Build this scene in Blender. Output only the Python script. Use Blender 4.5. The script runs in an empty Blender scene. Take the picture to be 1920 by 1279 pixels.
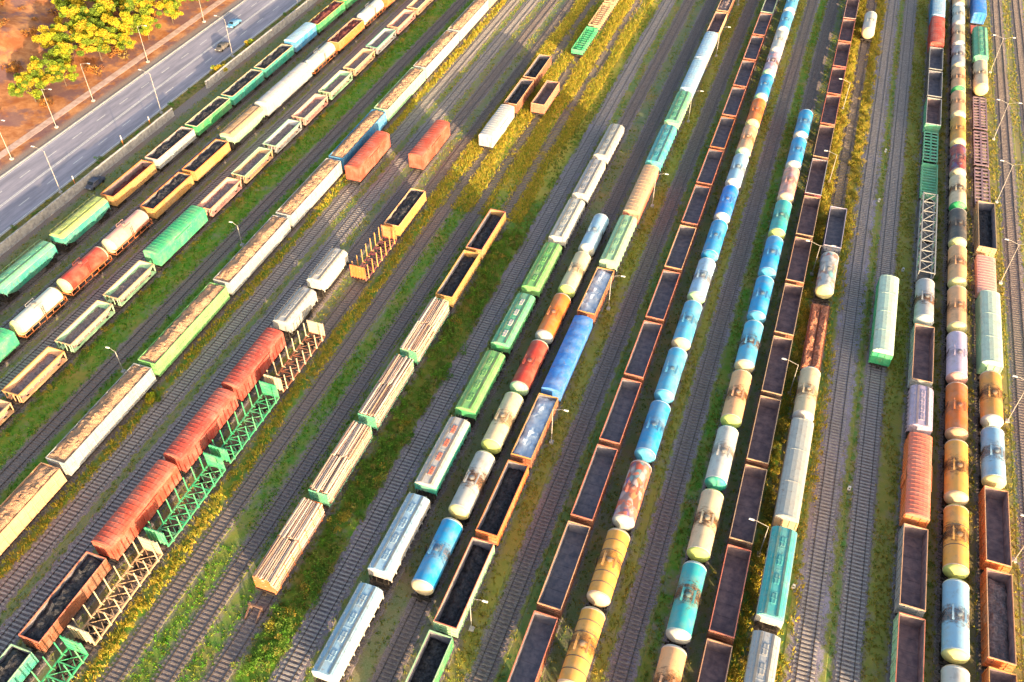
import bpy, math, random
import numpy as np
from math import radians as R_, sin, cos, pi
rnd = random.Random(7)
sc = bpy.context.scene
col = sc.collection

# ------------------------------------------------------------------ camera, sky, sun, exposure
cam = bpy.data.cameras.new('camera'); co = bpy.data.objects.new('camera', cam); col.objects.link(co)
co.location = (0, 0, 102.9); co.rotation_euler = (R_(90 - 43.8), 0, R_(19.89))
cam.sensor_width = 36; cam.lens = 36 * 1680 / 1920; cam.clip_end = 6000; cam.clip_start = 1
sc.camera = co
SUN_AZ, SUN_EL = 133.0, 9.2            # azimuth clockwise from +Y
w = bpy.data.worlds.new('World'); sc.world = w; w.use_nodes = True
nt = w.node_tree; bg = nt.nodes['Background']
sky = nt.nodes.new('ShaderNodeTexSky'); sky.sky_type = 'NISHITA'; sky.sun_disc = False
sky.sun_elevation = R_(SUN_EL); sky.sun_rotation = R_(SUN_AZ); sky.air_density = 1.0; sky.dust_density = 5.0; sky.ozone_density = 1.0
nt.links.new(sky.outputs[0], bg.inputs[0]); bg.inputs[1].default_value = 0.15
sl = bpy.data.lights.new('sun', 'SUN'); so = bpy.data.objects.new('sun', sl); col.objects.link(so)
sl.energy = 3.9; sl.angle = R_(0.5); sl.color = (1.0, 0.73, 0.44)
so.rotation_euler = (R_(90 - SUN_EL), 0, R_(180 - SUN_AZ)); so.location = (80, -80, 60)
vs = sc.view_settings; vs.view_transform = 'Standard'; vs.look = 'None'; vs.gamma = 1; vs.exposure = 1.93; vs.use_curve_mapping = False
sc.render.engine = 'CYCLES'; sc.cycles.max_bounces = 5; sc.cycles.diffuse_bounces = 3; sc.cycles.glossy_bounces = 2

# ------------------------------------------------------------------ colours
def hx(s):
    v = [int(s[i:i+2], 16) / 255 for i in (0, 2, 4)]
    return tuple((c / 12.92 if c <= .04045 else ((c + .055) / 1.055) ** 2.4) for c in v)
COL = {k: hx(v) for k, v in {
 'rust brown': '8a4a2c', 'dark brown': '553024', 'brick red': 'b8432c', 'red': 'b23a2e', 'mauve': '8f7180', 'orange': 'd8712a', 'ochre': 'd99a48',
 'tan': 'c9a27a', 'cream': 'cdba98', 'white': 'bebeb9', 'mint': 'bcd6c2', 'pale grey': 'a6aaac', 'grey': '8d9193', 'dark grey': '4b4c4e',
 'pale blue': '8fb9d3', 'blue': '1f8fc6', 'bright blue': '0d7fd6', 'sky blue': '4aa9d0', 'teal': '18a08e', 'turquoise': '37a8ab',
 'green': '1f9a5c', 'emerald': '1fae74', 'pale green': '9ccaa0', 'sea green': '58b28c', 'yellow green': 'b6c86e', 'leaf green': '6fb765',
 'yellow': 'b98a48', 'straw': 'd6d08f', 'pink': 'e0a594', 'peach': 'dfa578', 'lilac': 'b7a9c0', 'maroon': '7c3244', 'black': '222226', 'dark blue': '233a5a', 'salmon': 'd8735a'}.items()}
def jit(c, a=.06):
    f = 1 + rnd.uniform(-a, a)
    return tuple(max(0, min(1, v * f * (1 + rnd.uniform(-a, a) * .5))) for v in c)

# ------------------------------------------------------------------ node helpers
class NT:
    def __init__(s, name):
        s.m = bpy.data.materials.new(name); s.m.use_nodes = True; s.t = s.m.node_tree
        s.b = s.t.nodes['Principled BSDF']; s.out = s.t.nodes['Material Output']
    def n(s, typ, ins=None, **kw):
        nd = s.t.nodes.new('ShaderNode' + typ)
        for k, v in kw.items(): setattr(nd, k, v)
        for k, v in (ins or {}).items():
            if isinstance(v, bpy.types.NodeSocket): s.t.links.new(v, nd.inputs[k])
            else: nd.inputs[k].default_value = v
        return nd
    def link(s, a, b): s.t.links.new(a, b)
    def math(s, op, a, b=0.0, clamp=False):
        nd = s.n('Math', {0: a, 1: b}, operation=op); nd.use_clamp = clamp; return nd.outputs[0]
    def mix(s, f, a, b, bt='MIX'):
        nd = s.t.nodes.new('ShaderNodeMix'); nd.data_type = 'RGBA'; nd.blend_type = bt
        for i, v in ((0, f), (6, a), (7, b)):
            if isinstance(v, bpy.types.NodeSocket): s.t.links.new(v, nd.inputs[i])
            else: nd.inputs[i].default_value = (v + (1,)) if isinstance(v, tuple) and len(v) == 3 else v
        return nd.outputs[2]
    def noise(s, vec, scale, detail=4, rough=.55, sc3=None):
        if sc3: vec = s.n('Mapping', {0: vec, 3: sc3}).outputs[0]
        return s.n('TexNoise', {'Vector': vec, 'Scale': scale, 'Detail': detail, 'Roughness': rough}).outputs['Fac']
    def step(s, v, a, b):
        return s.n('MapRange', {0: v, 1: a, 2: b, 3: 0.0, 4: 1.0}, interpolation_type='SMOOTHSTEP').outputs[0]
    def coord(s):      # object coordinates shifted by a per-object random amount
        tc = s.n('TexCoord'); oi = s.n('ObjectInfo')
        off = s.n('VectorMath', {0: (91.0, 57.0, 33.0), 3: oi.outputs['Random']}, operation='SCALE').outputs[0]
        return s.n('VectorMath', {0: tc.outputs['Object'], 1: off}, operation='ADD').outputs[0], tc.outputs['Object'], oi
    def bump(s, h, strength, dist=.05):
        s.link(s.n('Bump', {'Strength': strength, 'Distance': dist, 'Height': h}).outputs[0], s.b.inputs['Normal'])
    def done(s, base, rough=.6, spec=.4, metal=0.0):
        for k, v in (('Base Color', base), ('Roughness', rough), ('Specular IOR Level', spec), ('Metallic', metal)):
            if isinstance(v, bpy.types.NodeSocket): s.link(v, s.b.inputs[k])
            else: s.b.inputs[k].default_value = (v + (1,)) if isinstance(v, tuple) and len(v) == 3 else v
        return s.m
M = {}
def mat_paint():
    a = NT('weathered paint'); v, o, oi = a.coord()
    c = oi.outputs['Color']
    n1 = a.noise(v, .45, 6, .65); n2 = a.noise(v, 1.9, 6, .7, (1, 1, .22)); n3 = a.noise(v, 6, 5, .7); n4 = a.noise(v, 1.1, 6, .7)
    c = a.mix(a.math('MULTIPLY', a.step(n1, .38, .72), .55), c, a.mix(.55, c, (.46, .38, .30)))      # faded, dusty areas
    c = a.mix(a.math('MULTIPLY', a.step(n4, .48, .62), .30), c, a.mix(.5, c, (.10, .075, .06)))       # grime patches
    c = a.mix(a.math('MULTIPLY', a.step(n2, .57, .70), .62), c, (.17, .07, .03))                      # rust runs
    c = a.mix(a.math('MULTIPLY', a.step(n3, .56, .70), .32), c, (.05, .04, .035))
    c = a.mix(a.math('MULTIPLY', a.step(a.noise(v, 3.0, 4, .6), .62, .70), .35), c, a.mix(.6, c, (.7, .66, .6)))   # bare scuffs
    c = a.mix(.10, c, (.34, .29, .25))
    return a.done(c, a.math('ADD', .55, a.math('MULTIPLY', n2, .35)), .25)
def mat_tank():
    a = NT('tank paint'); v, o, oi = a.coord()
    c = oi.outputs['Color']
    n1 = a.noise(v, .5, 5, .6); n2 = a.noise(v, 1.6, 5, .7, (.35, 1.5, .35)); n3 = a.noise(v, 6, 4)
    c = a.mix(a.math('MULTIPLY', a.step(n1, .38, .7), .5), c, a.mix(.5, c, (.45, .34, .24)))
    c = a.mix(a.math('MULTIPLY', a.step(a.noise(v, 1.3, 6, .7, (1, .6, .5)), .5, .66), .28), c, (.20, .14, .10))
    # graffiti patches where the wagon carries them
    g = a.n('Attribute', attribute_type='OBJECT', attribute_name='graffiti').outputs['Fac']
    vo = a.n('TexVoronoi', {'Vector': a.n('Mapping', {0: v, 3: (1, .55, 1)}).outputs[0], 'Scale': 1.15, 'Randomness': 1.0})
    sep = a.n('SeparateColor', {0: vo.outputs['Color']}, mode='RGB')
    ramp = a.n('ValToRGB', {0: sep.outputs[0]}); ramp.color_ramp.interpolation = 'CONSTANT'
    for q, (pos, cc) in enumerate(((0, (.40, .40, .42)), (.2, (.55, .09, .05)), (.4, (.06, .32, .36)), (.55, (.50, .47, .46)), (.7, (.08, .14, .40)), (.85, (.62, .24, .10)))):
        el = ramp.color_ramp.elements[q] if q < 2 else ramp.color_ramp.elements.new(pos)
        el.position = pos; el.color = cc + (1,)
    gc = a.mix(a.math('MULTIPLY', a.step(vo.outputs['Distance'], .42, .6), .6), ramp.outputs[0], (.05, .05, .06))
    gm = a.math('MULTIPLY', a.step(a.noise(v, .6, 3), .44, .5), g)
    c = a.mix(a.math('MULTIPLY', gm, .85), c, gc)
    # spill stain below the filling hatch
    st = a.n('Attribute', attribute_type='OBJECT', attribute_name='stain').outputs['Fac']
    xyz = a.n('SeparateXYZ', {0: o})
    ay = a.math('ABSOLUTE', a.math('ADD', xyz.outputs[1], a.math('MULTIPLY', a.math('SUBTRACT', oi.outputs['Random'], .5), 1.1)))
    e = a.math('SUBTRACT', a.math('ADD', ay, a.math('MULTIPLY', a.math('ADD', a.math('SUBTRACT', n2, .5), a.math('SUBTRACT', a.noise(v, 1.1, 5, .75), .5)), 4.2)), a.math('MULTIPLY', st, .75))
    sm = a.math('MULTIPLY', a.step(e, 1.25, -.35), a.math('MINIMUM', a.math('MULTIPLY', st, 1.3), .92))
    scol = a.mix(a.step(n3, .42, .6), (.02, .016, .014), (.23, .085, .022))
    c = a.mix(sm, c, scol)
    c = a.mix(a.math('MULTIPLY', a.step(a.noise(v, 2.0, 5, .7, (.3, 1.3, .3)), .62, .78), .4), c, (.14, .07, .035))
    return a.done(c, .58, .35)
def mat_simple(name, lo, hi, scale, rough=.85, bump=.0, detail=5, spec=.2, dist=.05, sc3=None):
    a = NT(name); v, o, oi = a.coord()
    n = a.noise(v, scale, detail, .65, sc3)
    c = a.mix(a.step(n, .3, .7), lo, hi)
    if bump: a.bump(n, bump, dist)
    return a.done(c, rough, spec)
M['paint'] = mat_paint(); M['tank'] = mat_tank()
M['steel'] = mat_simple('running gear steel', (.018, .016, .015), (.06, .048, .04), 3)
M['inner'] = mat_simple('worn inside sheet', (.12, .125, .16), (.24, .215, .235), 1.2, .8)
M['innerb'] = mat_simple('rusty inside sheet', (.14, .105, .12), (.29, .20, .195), 1.0, .85)
M['coal'] = mat_simple('coal', (.010, .010, .013), (.065, .065, .075), 2.5, .8, 1.0, 8, .3, .3)
M['rubble'] = mat_simple('crushed stone load', (.14, .10, .10), (.34, .26, .25), 3.0, .95, 1.0, 8, .1, .25)
M['rust'] = mat_simple('rusty scrap', (.30, .10, .05), (.62, .27, .17), 3.0, .95, 1.0, 8, .1, .3)
M['ore'] = mat_simple('dark red ore', (.09, .025, .03), (.20, .07, .06), 2.5, .95, 1.0, 8, .1, .25)
def mat_chips():
    a = NT('wood chips'); v, o, oi = a.coord()
    n = a.noise(v, 14, 6, .75); n2 = a.noise(v, .45, 4, .6)
    c = a.mix(a.step(n, .35, .68), (.46, .25, .14), (.82, .54, .36))
    c = a.mix(a.math('MULTIPLY', a.step(n2, .45, .65), .5), c, (.66, .34, .19))
    a.bump(a.math('ADD', n, a.math('MULTIPLY', a.noise(v, 2.2, 4), 1.2)), 1.0, .35); return a.done(c, .95, .1)
M['chips'] = mat_chips()
def mat_log():
    a = NT('debarked log'); v, o, oi = a.coord()
    n = a.noise(v, 3, 5, .7, (3, .4, 3))
    base = a.mix(oi.outputs['Random'], (.40, .25, .18), (.70, .55, .45))
    c = a.mix(a.step(n, .5, .72), base, (.26, .13, .07))
    a.bump(n, .4, .05); return a.done(c, .85, .15)
M['log'] = mat_log()
def mat_tarp():
    a = NT('tarpaulin'); v, o, oi = a.coord()
    n = a.noise(v, 1.3, 5, .6); n2 = a.noise(v, .5, 3)
    c = a.mix(a.math('MULTIPLY', a.step(n, .45, .7), .4), oi.outputs['Color'], a.mix(.55, oi.outputs['Color'], (.9, .93, .97)))
    a.bump(n, .5, .2); return a.done(c, .38, .5)
M['tarp'] = mat_tarp()
M['sheet'] = mat_paint(); M['sheet'].name = 'taut tarpaulin'
M['rail'] = mat_simple('rail steel', (.04, .028, .022), (.10, .075, .06), 4, .45, spec=.5)
M['sleeper'] = mat_simple('weathered sleeper', (.20, .18, .17), (.42, .38, .36), 3.5, .9, .3, sc3=(1, 3, 1))
M['sleeper_old'] = mat_simple('old oiled sleeper', (.12, .095, .085), (.29, .24, .22), 3.5, .9, .3, sc3=(1, 3, 1))
M['concrete'] = mat_simple('wall concrete', (.30, .28, .28), (.52, .49, .47), 1.3, .9, .2)
M['kerb'] = mat_simple('kerb stone', (.32, .30, .28), (.5, .47, .43), 2, .9)
M['bark'] = mat_simple('bark', (.06, .04, .03), (.16, .11, .08), 6, .95, .5)
M['galv'] = mat_simple('galvanised pole', (.30, .27, .24), (.48, .44, .40), 3, .5, spec=.5)
M['glass'] = mat_simple('dark car glass', (.012, .016, .02), (.02, .026, .03), 2, .08, spec=.6)
M['tyre'] = mat_simple('tyre rubber', (.012, .012, .012), (.03, .03, .03), 8, .9)

# ------------------------------------------------------------------ mesh builder
class MB:
    def __init__(s): s.v = []; s.f = []
    def add(s, vs_, fs):
        k = len(s.v); s.v += [tuple(p) for p in vs_]; s.f += [tuple(i + k for i in f) for f in fs]; return s
    def box(s, x0, x1, y0, y1, z0, z1):
        return s.add([(x0,y0,z0),(x1,y0,z0),(x1,y1,z0),(x0,y1,z0),(x0,y0,z1),(x1,y0,z1),(x1,y1,z1),(x0,y1,z1)],
                     [(0,3,2,1),(4,5,6,7),(0,1,5,4),(1,2,6,5),(2,3,7,6),(3,0,4,7)])
    def frust(s, a, z0, b, z1):      # a, b = (x0,x1,y0,y1)
        return s.add([(a[0],a[2],z0),(a[1],a[2],z0),(a[1],a[3],z0),(a[0],a[3],z0),(b[0],b[2],z1),(b[1],b[2],z1),(b[1],b[3],z1),(b[0],b[3],z1)],
                     [(0,3,2,1),(4,5,6,7),(0,1,5,4),(1,2,6,5),(2,3,7,6),(3,0,4,7)])
    def cyl(s, p, q, r, n=10, r2=None):
        p = np.array(p, float); q = np.array(q, float); d = q - p; d /= np.linalg.norm(d)
        u = np.cross(d, (0, 0, 1) if abs(d[2]) < .9 else (1, 0, 0)); u /= np.linalg.norm(u); v = np.cross(d, u)
        r2 = r if r2 is None else r2
        an = [2 * pi * i / n for i in range(n)]
        V = [p + r * (u * cos(t) + v * sin(t)) for t in an] + [q + r2 * (u * cos(t) + v * sin(t)) for t in an]
        F = [(i, (i + 1) % n, n + (i + 1) % n, n + i) for i in range(n)] + [tuple(range(n))[::-1], tuple(range(n, 2 * n))]
        return s.add(V, F)
    def bar(s, p, q, w, h=None):
        p = np.array(p, float); q = np.array(q, float); d = q - p; d /= np.linalg.norm(d); h = w if h is None else h
        u = np.cross(d, (0, 0, 1) if abs(d[2]) < .95 else (0, 1, 0)); u /= np.linalg.norm(u); v = np.cross(u, d)
        V = [b + u * sx * w / 2 + v * sz * h / 2 for b in (p, q) for sx, sz in ((-1,-1),(1,-1),(1,1),(-1,1))]
        return s.add(V, [(0,1,2,3),(7,6,5,4),(0,4,5,1),(1,5,6,2),(2,6,7,3),(3,7,4,0)])
    def prism(s, prof, y0, y1, caps=True, closed=True):   # profile of (x,z), extruded along y
        n = len(prof)
        V = [(x, y0, z) for x, z in prof] + [(x, y1, z) for x, z in prof]
        F = [(i, n + i, n + (i + 1) % n, (i + 1) % n) for i in range(n if closed else n - 1)]
        if caps: F += [tuple(range(n)), tuple(range(n, 2 * n))[::-1]]
        return s.add(V, F)
    def sheet(s, xs, ys, fz, skirt=None):      # height field with a skirt down to z = skirt
        nx, ny = len(xs), len(ys)
        V = [(x, y, fz(x, y)) for y in ys for x in xs]
        F = [(j*nx+i, j*nx+i+1, (j+1)*nx+i+1, (j+1)*nx+i) for j in range(ny-1) for i in range(nx-1)]
        k = len(V)
        if skirt is not None:
            ring = [i for i in range(nx)] + [j*nx+nx-1 for j in range(1, ny)] + [(ny-1)*nx+i for i in range(nx-2, -1, -1)] + [j*nx for j in range(ny-2, 0, -1)]
            V += [(V[i][0], V[i][1], skirt) for i in ring]
            m = len(ring)
            F += [(ring[a], k + a, k + (a+1) % m, ring[(a+1) % m]) for a in range(m)]
        return s.add(V, F)
    def mesh(s, name, mat, smooth=False, fix=True):
        me = bpy.data.meshes.new(name); me.from_pydata(s.v, [], s.f); me.validate()
        if fix:
            import bmesh
            bm = bmesh.new(); bm.from_mesh(me); bmesh.ops.recalc_face_normals(bm, faces=bm.faces); bm.to_mesh(me); bm.free()
        if mat: me.materials.append(M[mat])
        if smooth:
            me.polygons.foreach_set('use_smooth', [True] * len(me.polygons))
            me.set_sharp_from_angle(angle=R_(40))
        return me
def link(name, me, parent=None, color=None, loc=None, rot=None):
    o = bpy.data.objects.new(name, me); col.objects.link(o)
    if parent: o.parent = parent
    if color: o.color = tuple(color) + (1,)
    if loc is not None: o.location = loc
    if rot is not None: o.rotation_euler = rot
    return o
def tag(o, label=None, cat=None, group=None, kind=None):
    if label: o['label'] = label
    if cat: o['category'] = cat
    if group: o['group'] = group
    if kind: o['kind'] = kind
    return o
def thing(name, loc, label, cat, group=None, rz=0):
    o = link(name, None, loc=loc, rot=(0, 0, rz)); o.empty_display_size = .5
    return tag(o, label, cat, group)

RT = 0.22                     # rail top above the ground
# ------------------------------------------------------------------ ground
TR = dict(A=-122.4, AB=-117.4, B=-112.7, BC=-108.4, C=-103.2, CD=-95.3, D=-86.9, D1=-81.9, D2=-77.0, E=-71.8, F=-66.8, FG=-61.4, RG=-55.6, G=-49.8,
          HL=-42.0, H=-36.6, I=-30.9, J=-26.0, KL=-20.2, K=-15.0, L=-9.7, LR=-4.7, M=.7, N=5.5, O=10.6, P=15.8, Q=20.7, R=26.8, S=32.0, T=36.9, U=42.5, V=47.6, W=53.0)
# strips of grass between the tracks: (x0, x1, density, colour kind)
GAPK = dict(A='o.45', AB='o.4', B='o.35', BC='o.5', C='g1', CD='g1', D='y1', D1='o.6', D2='o.5', E='o.5', F='y1', FG='g.95', RG='g.9', G='b1', HL='o.7', H='o.5', I='o.4', J='v1', KL='o.8',
            K='o.6', L='v1', LR='o1', M='o.6', N='y1', O='y.9', P='o.85', Q='v1', R='v.75', S='v.7', T='v.7', U='v.55', V='v.45')
tk = list(TR); BANDS = [(-131.5, -125.2, .6, 'o')]
for a_, b_ in zip(tk[:-1], tk[1:]): BANDS.append((TR[a_] + 1.55, TR[b_] - 1.55, float(GAPK[a_][1:]), GAPK[a_][0]))
BANDS = [b_ for b_ in BANDS if b_[1] - b_[0] > .4]
def mat_ground():
    a = NT('yard ground'); tc = a.n('TexCoord'); v = tc.outputs['Object']
    xyz = a.n('SeparateXYZ', {0: v})
    n0 = a.noise(v, .12, 5, .65); n1 = a.noise(v, .7, 6, .7); n2 = a.noise(v, 5, 5, .7); n3 = a.noise(v, .035, 3)
    x = a.math('ADD', xyz.outputs[0], a.math('MULTIPLY', a.math('SUBTRACT', n1, .5), 2.6))
    t = a.n('MapRange', {0: x, 1: -136.0, 2: 60.0, 3: 0.0, 4: 1.0}).outputs[0]
    # soil and old ballast
    soil = a.mix(a.step(n2, .3, .7), (.16, .13, .118), (.33, .275, .25))
    soil = a.mix(a.math('MULTIPLY', a.step(n0, .42, .65), .6), soil, (.29, .19, .13))
    g1 = a.mix(a.step(n1, .35, .68), (.075, .22, .022), (.20, .235, .045))
    g1 = a.mix(a.step(n0, .5, .7), g1, (.30, .23, .06))
    m = None
    for (x0, x1, d, k) in BANDS:
        c_, h = (x0 + x1) / 2, (x1 - x0) / 2 + .1
        e = a.math('SUBTRACT', h, a.math('ABSOLUTE', a.math('SUBTRACT', x, c_)))
        s_ = a.math('MULTIPLY', a.step(e, -.25, .8), d)
        m = s_ if m is None else a.math('MAXIMUM', m, s_)
    m = a.math('MULTIPLY', m, a.step(a.noise(v, .3, 6, .7), .22, .5))
    olv = a.mix(a.step(n1, .35, .68), (.36, .28, .07), (.24, .25, .05))
    ov = a.math('MAXIMUM', a.math('MULTIPLY', a.step(x, -26.0, -24.5), a.step(x, -20.0, -21.5)), a.math('MAXIMUM', a.step(x, 20.0, 22.5), a.math('MULTIPLY', a.step(x, -8.8, -7.6), a.step(x, -5.0, -6.4))))
    g1 = a.mix(a.math('MULTIPLY', ov, .85), g1, olv)
    g1 = a.mix(a.math('MULTIPLY', a.step(n3, .48, .62), .35), g1, (.30, .24, .05))
    soil = a.mix(a.math('MULTIPLY', a.step(xyz.outputs[0], 18.0, 26.0), .55), soil, (.30, .21, .15))
    c = a.mix(m, soil, g1)
    yw = a.math('MULTIPLY', a.math('MAXIMUM', a.math('MULTIPLY', a.step(x, 6.7, 7.6), a.step(x, 14.6, 13.6)), a.math('MULTIPLY', a.step(x, -86.0, -85.0), a.step(x, -82.0, -83.2))), a.step(xyz.outputs[1], 135.0, 152.0))
    c = a.mix(a.math('MULTIPLY', yw, .85), c, a.mix(a.step(n1, .35, .68), (.48, .33, .05), (.30, .26, .04)))  # yellow weed strips; beside the chip train sunlight is painted into the ground
    # dry meadow in the far middle, with sunlight painted in as brighter yellow
    yv = xyz.outputs[1]
    md = a.math('MULTIPLY', a.math('MULTIPLY', a.step(x, -67.5, -65.5), a.step(x, -43.0, -46.0)), a.step(a.math('ADD', yv, a.math('MULTIPLY', n0, 40.0)), 150.0, 175.0))
    dry = a.mix(a.step(n1, .35, .68), (.60, .42, .08), (.38, .32, .05))
    c = a.mix(a.math('MULTIPLY', md, a.step(a.noise(v, .35, 6, .7), .3, .5)), c, dry)
    # orange clay beyond the road
    clay = a.mix(a.step(a.noise(v, .25, 6, .7), .35, .68), (.32, .115, .045), (.56, .27, .12))
    clay = a.mix(a.math('MULTIPLY', a.step(n0, .46, .58), .75), clay, (.15, .095, .115))  # dark purple patches paint in the shade of scrub on the slope
    c = a.mix(a.step(xyz.outputs[0], -153.0, -155.0), c, clay)
    a.bump(n2, .6, .12)
    return a.done(c, .95, .1)
M['ground'] = mat_ground()
gx = sorted(set([-2500, -900, -420] + [-330 + 5 * i for i in range(36)] + [-154.6, -100, 0, 100, 400, 1200, 2500]))
gy = sorted(set([-1200, -300] + [0 + 6 * i for i in range(50)] + [420, 800, 1800, 3500]))
def gz(x, y):
    if x > -160: return 0.0
    k = min(1, (-160 - x) / 30); return k * (1.6 * sin(x * .11 + y * .07) + 1.1 * sin(y * .19 - x * .05) + 1.7 + 2.2 * k) if x > -340 else 2.0
g = link('ground', MB().sheet(gx, gy, gz).mesh('ground', 'ground', True)); tag(g, kind='structure')

# road
def mat_asphalt():
    a = NT('asphalt'); v = a.n('TexCoord').outputs['Object']
    n = a.noise(v, .5, 6, .7, (1, .12, 1)); n2 = a.noise(v, 9, 4)
    c = a.mix(a.step(n, .35, .65), (.21, .205, .255), (.34, .32, .38)); c = a.mix(a.math('MULTIPLY', a.step(n2, .5, .7), .3), c, (.16, .16, .17))
    return a.done(c, .85, .25)
M['asphalt'] = mat_asphalt()
M['line'] = mat_simple('road paint', (.5, .5, .48), (.78, .78, .75), 2, .7)
M['gravel'] = mat_simple('path dust', (.42, .27, .21), (.62, .44, .36), .8, .95)
M['verge'] = mat_simple('dry verge', (.10, .11, .03), (.27, .21, .07), 1.2, .95, .6)
tag(link('road', MB().box(-151.4, -137.2, -200, 700, -.3, .012).mesh('road', 'asphalt')), kind='structure')
for x0, x1, nm in ((-151.75, -151.4, 'kerb'), (-137.2, -136.9, 'kerb')):
    tag(link(nm, MB().box(x0, x1, -200, 700, -.3, .14).mesh('kerb', 'kerb')), kind='structure')
tag(link('verge', MB().box(-136.9, -134.2, -200, 700, -.3, .05).mesh('verge', 'verge')), kind='structure')
tag(link('path', MB().box(-158.6, -156.6, -200, 700, -.6, .035).mesh('path', 'gravel')), kind='structure')
rl = MB()
for x in (-151.0, -137.55): rl.box(x - .07, x + .07, -50, 400, .0125, .016)
tag(link('road_edge_marking', rl.mesh('edge line', 'line')), kind='structure')
rl = MB(); rl.box(-144.45, -144.3, 0, 400, .0125, .016); rl.box(-144.1, -143.95, 0, 400, .0125, .016)
tag(link('road_centre_marking', rl.mesh('centre line', 'line')), kind='structure')
rl = MB()
for x in (-147.7, -140.9):
    for y in range(40, 330, 8): rl.box(x - .07, x + .07, y, y + 3, .0125, .016)
tag(link('road_lane_marking', rl.mesh('lane dashes', 'line')), kind='structure')

# ------------------------------------------------------------------ tracks
def mat_ballast():
    a = NT('ballast'); v, o, oi = a.coord()
    n = a.noise(v, 6, 6, .75); n2 = a.noise(v, .25, 4); n3 = a.noise(v, .9, 5, .6, (1, .25, 1))
    c = a.mix(a.step(n, .3, .7), (.125, .10, .102), (.37, .315, .325))
    c = a.mix(a.math('MULTIPLY', a.step(n2, .4, .65), .5), c, oi.outputs['Color'])
    og = a.n('Attribute', attribute_type='OBJECT', attribute_name='overgrown').outputs['Fac']
    ax = a.math('ABSOLUTE', a.n('SeparateXYZ', {0: o}).outputs[0])
    wm = a.math('ADD', a.math('MULTIPLY', a.math('SUBTRACT', ax, 1.25), .5), a.math('ADD', a.math('MULTIPLY', a.math('SUBTRACT', a.noise(v, .8, 6, .7), .5), 1.5), a.math('MULTIPLY', a.math('SUBTRACT', og, .5), .5)))
    gcol = a.mix(a.noise(v, 1.7, 4), (.09, .20, .03), (.36, .28, .06))
    c = a.mix(a.math('MULTIPLY', a.step(wm, .02, .28), .9), c, gcol)
    # oily brown drip line between the rails
    c = a.mix(a.math('MULTIPLY', a.step(a.math('ADD', ax, a.math('MULTIPLY', n3, .6)), .95, .45), .45), c, (.07, .055, .05))
    a.bump(n, .8, .1); return a.done(c, .95, .1)
M['ballast'] = mat_ballast()
Y0, Y1 = 14.0, 300.0
sleeper_me = MB().box(-1.33, 1.33, -.13, .13, .02, .165).mesh('sleeper', 'sleeper')
rail_me = MB().prism([(-.065,.10),(.065,.10),(.065,.12),(.014,.14),(.014,.185),(.04,.19),(.04,RT),(-.04,RT),(-.04,.19),(-.014,.185),(-.014,.14),(-.065,.12)], Y0, Y1).mesh('rail', 'rail')
indiv = {'D1': (16, 78), 'D2': (24, 84), 'HL': (36, 104)}        # nearest clear stretches: every sleeper an object
for k, x in TR.items():
    bare = k in ('CD',)
    t = link('railway_track', None, loc=(x, 0, 0)); tag(t, kind='structure')
    w_ = 1.9 if k in ('D1', 'D2', 'HL', 'KL', 'LR', 'U', 'V', 'BC', 'AB') else 1.5
    if k in ('RG', 'FG', 'F', 'G'): w_ = 1.3
    tint = (.36, .33, .44) if k in ('P', 'AB') else (.30, .25, .31) if k in ('P', 'U', 'V', 'W', 'HL', 'LR') else ((.28, .21, .18) if k in ('Q', 'T', 'S', 'FG', 'RG', 'D1') else (.26, .205, .195))
    if k == 'P': w_ = 2.5
    if not bare:
        yb_ = 132.0 if k in ('FG', 'RG', 'G', 'F') else (146.0 if k == 'O' else Y1)
        link('ballast_bed', MB().prism([(-w_-.35,-.1),(-w_,.055),(w_,.055),(w_+.35,-.1)], Y0, yb_).mesh('ballast bed', 'ballast'), t, tint)['overgrown'] = {'FG': .95, 'RG': .95, 'F': .9, 'G': .75, 'C': .6, 'CD': 1., 'P': .05, 'D1': .25, 'D2': .2, 'HL': .15, 'Q': .3, 'O': .6, 'J': .55}.get(k, .4)
    for s in (-1, 1): link('rail', rail_me, t, loc=(s * .795, 0, 0 if not bare else -.04))
    a0, a1 = indiv.get(k, (0, 0)); sm = MB(); y = Y0 + .3
    while y < Y1:
        yy = y + rnd.uniform(-.03, .03)
        if a0 <= y < a1: link('sleeper', sleeper_me, t, loc=(rnd.uniform(-.04, .04), yy, rnd.uniform(-.01, .01)), rot=(0, 0, rnd.uniform(-.015, .015)))
        else: sm.box(-1.33 + rnd.uniform(-.05, .05), 1.33 + rnd.uniform(-.05, .05), yy - .13, yy + .13, .02, .14 + rnd.uniform(0, .025) - (.05 if bare else 0))
        y += .6
    tag(link('sleeper_row', sm.mesh('sleepers', 'sleeper' if k in ('D1', 'D2', 'HL', 'Q', 'P', 'BC') else 'sleeper_old', fix=False), t), kind='stuff')

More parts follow.
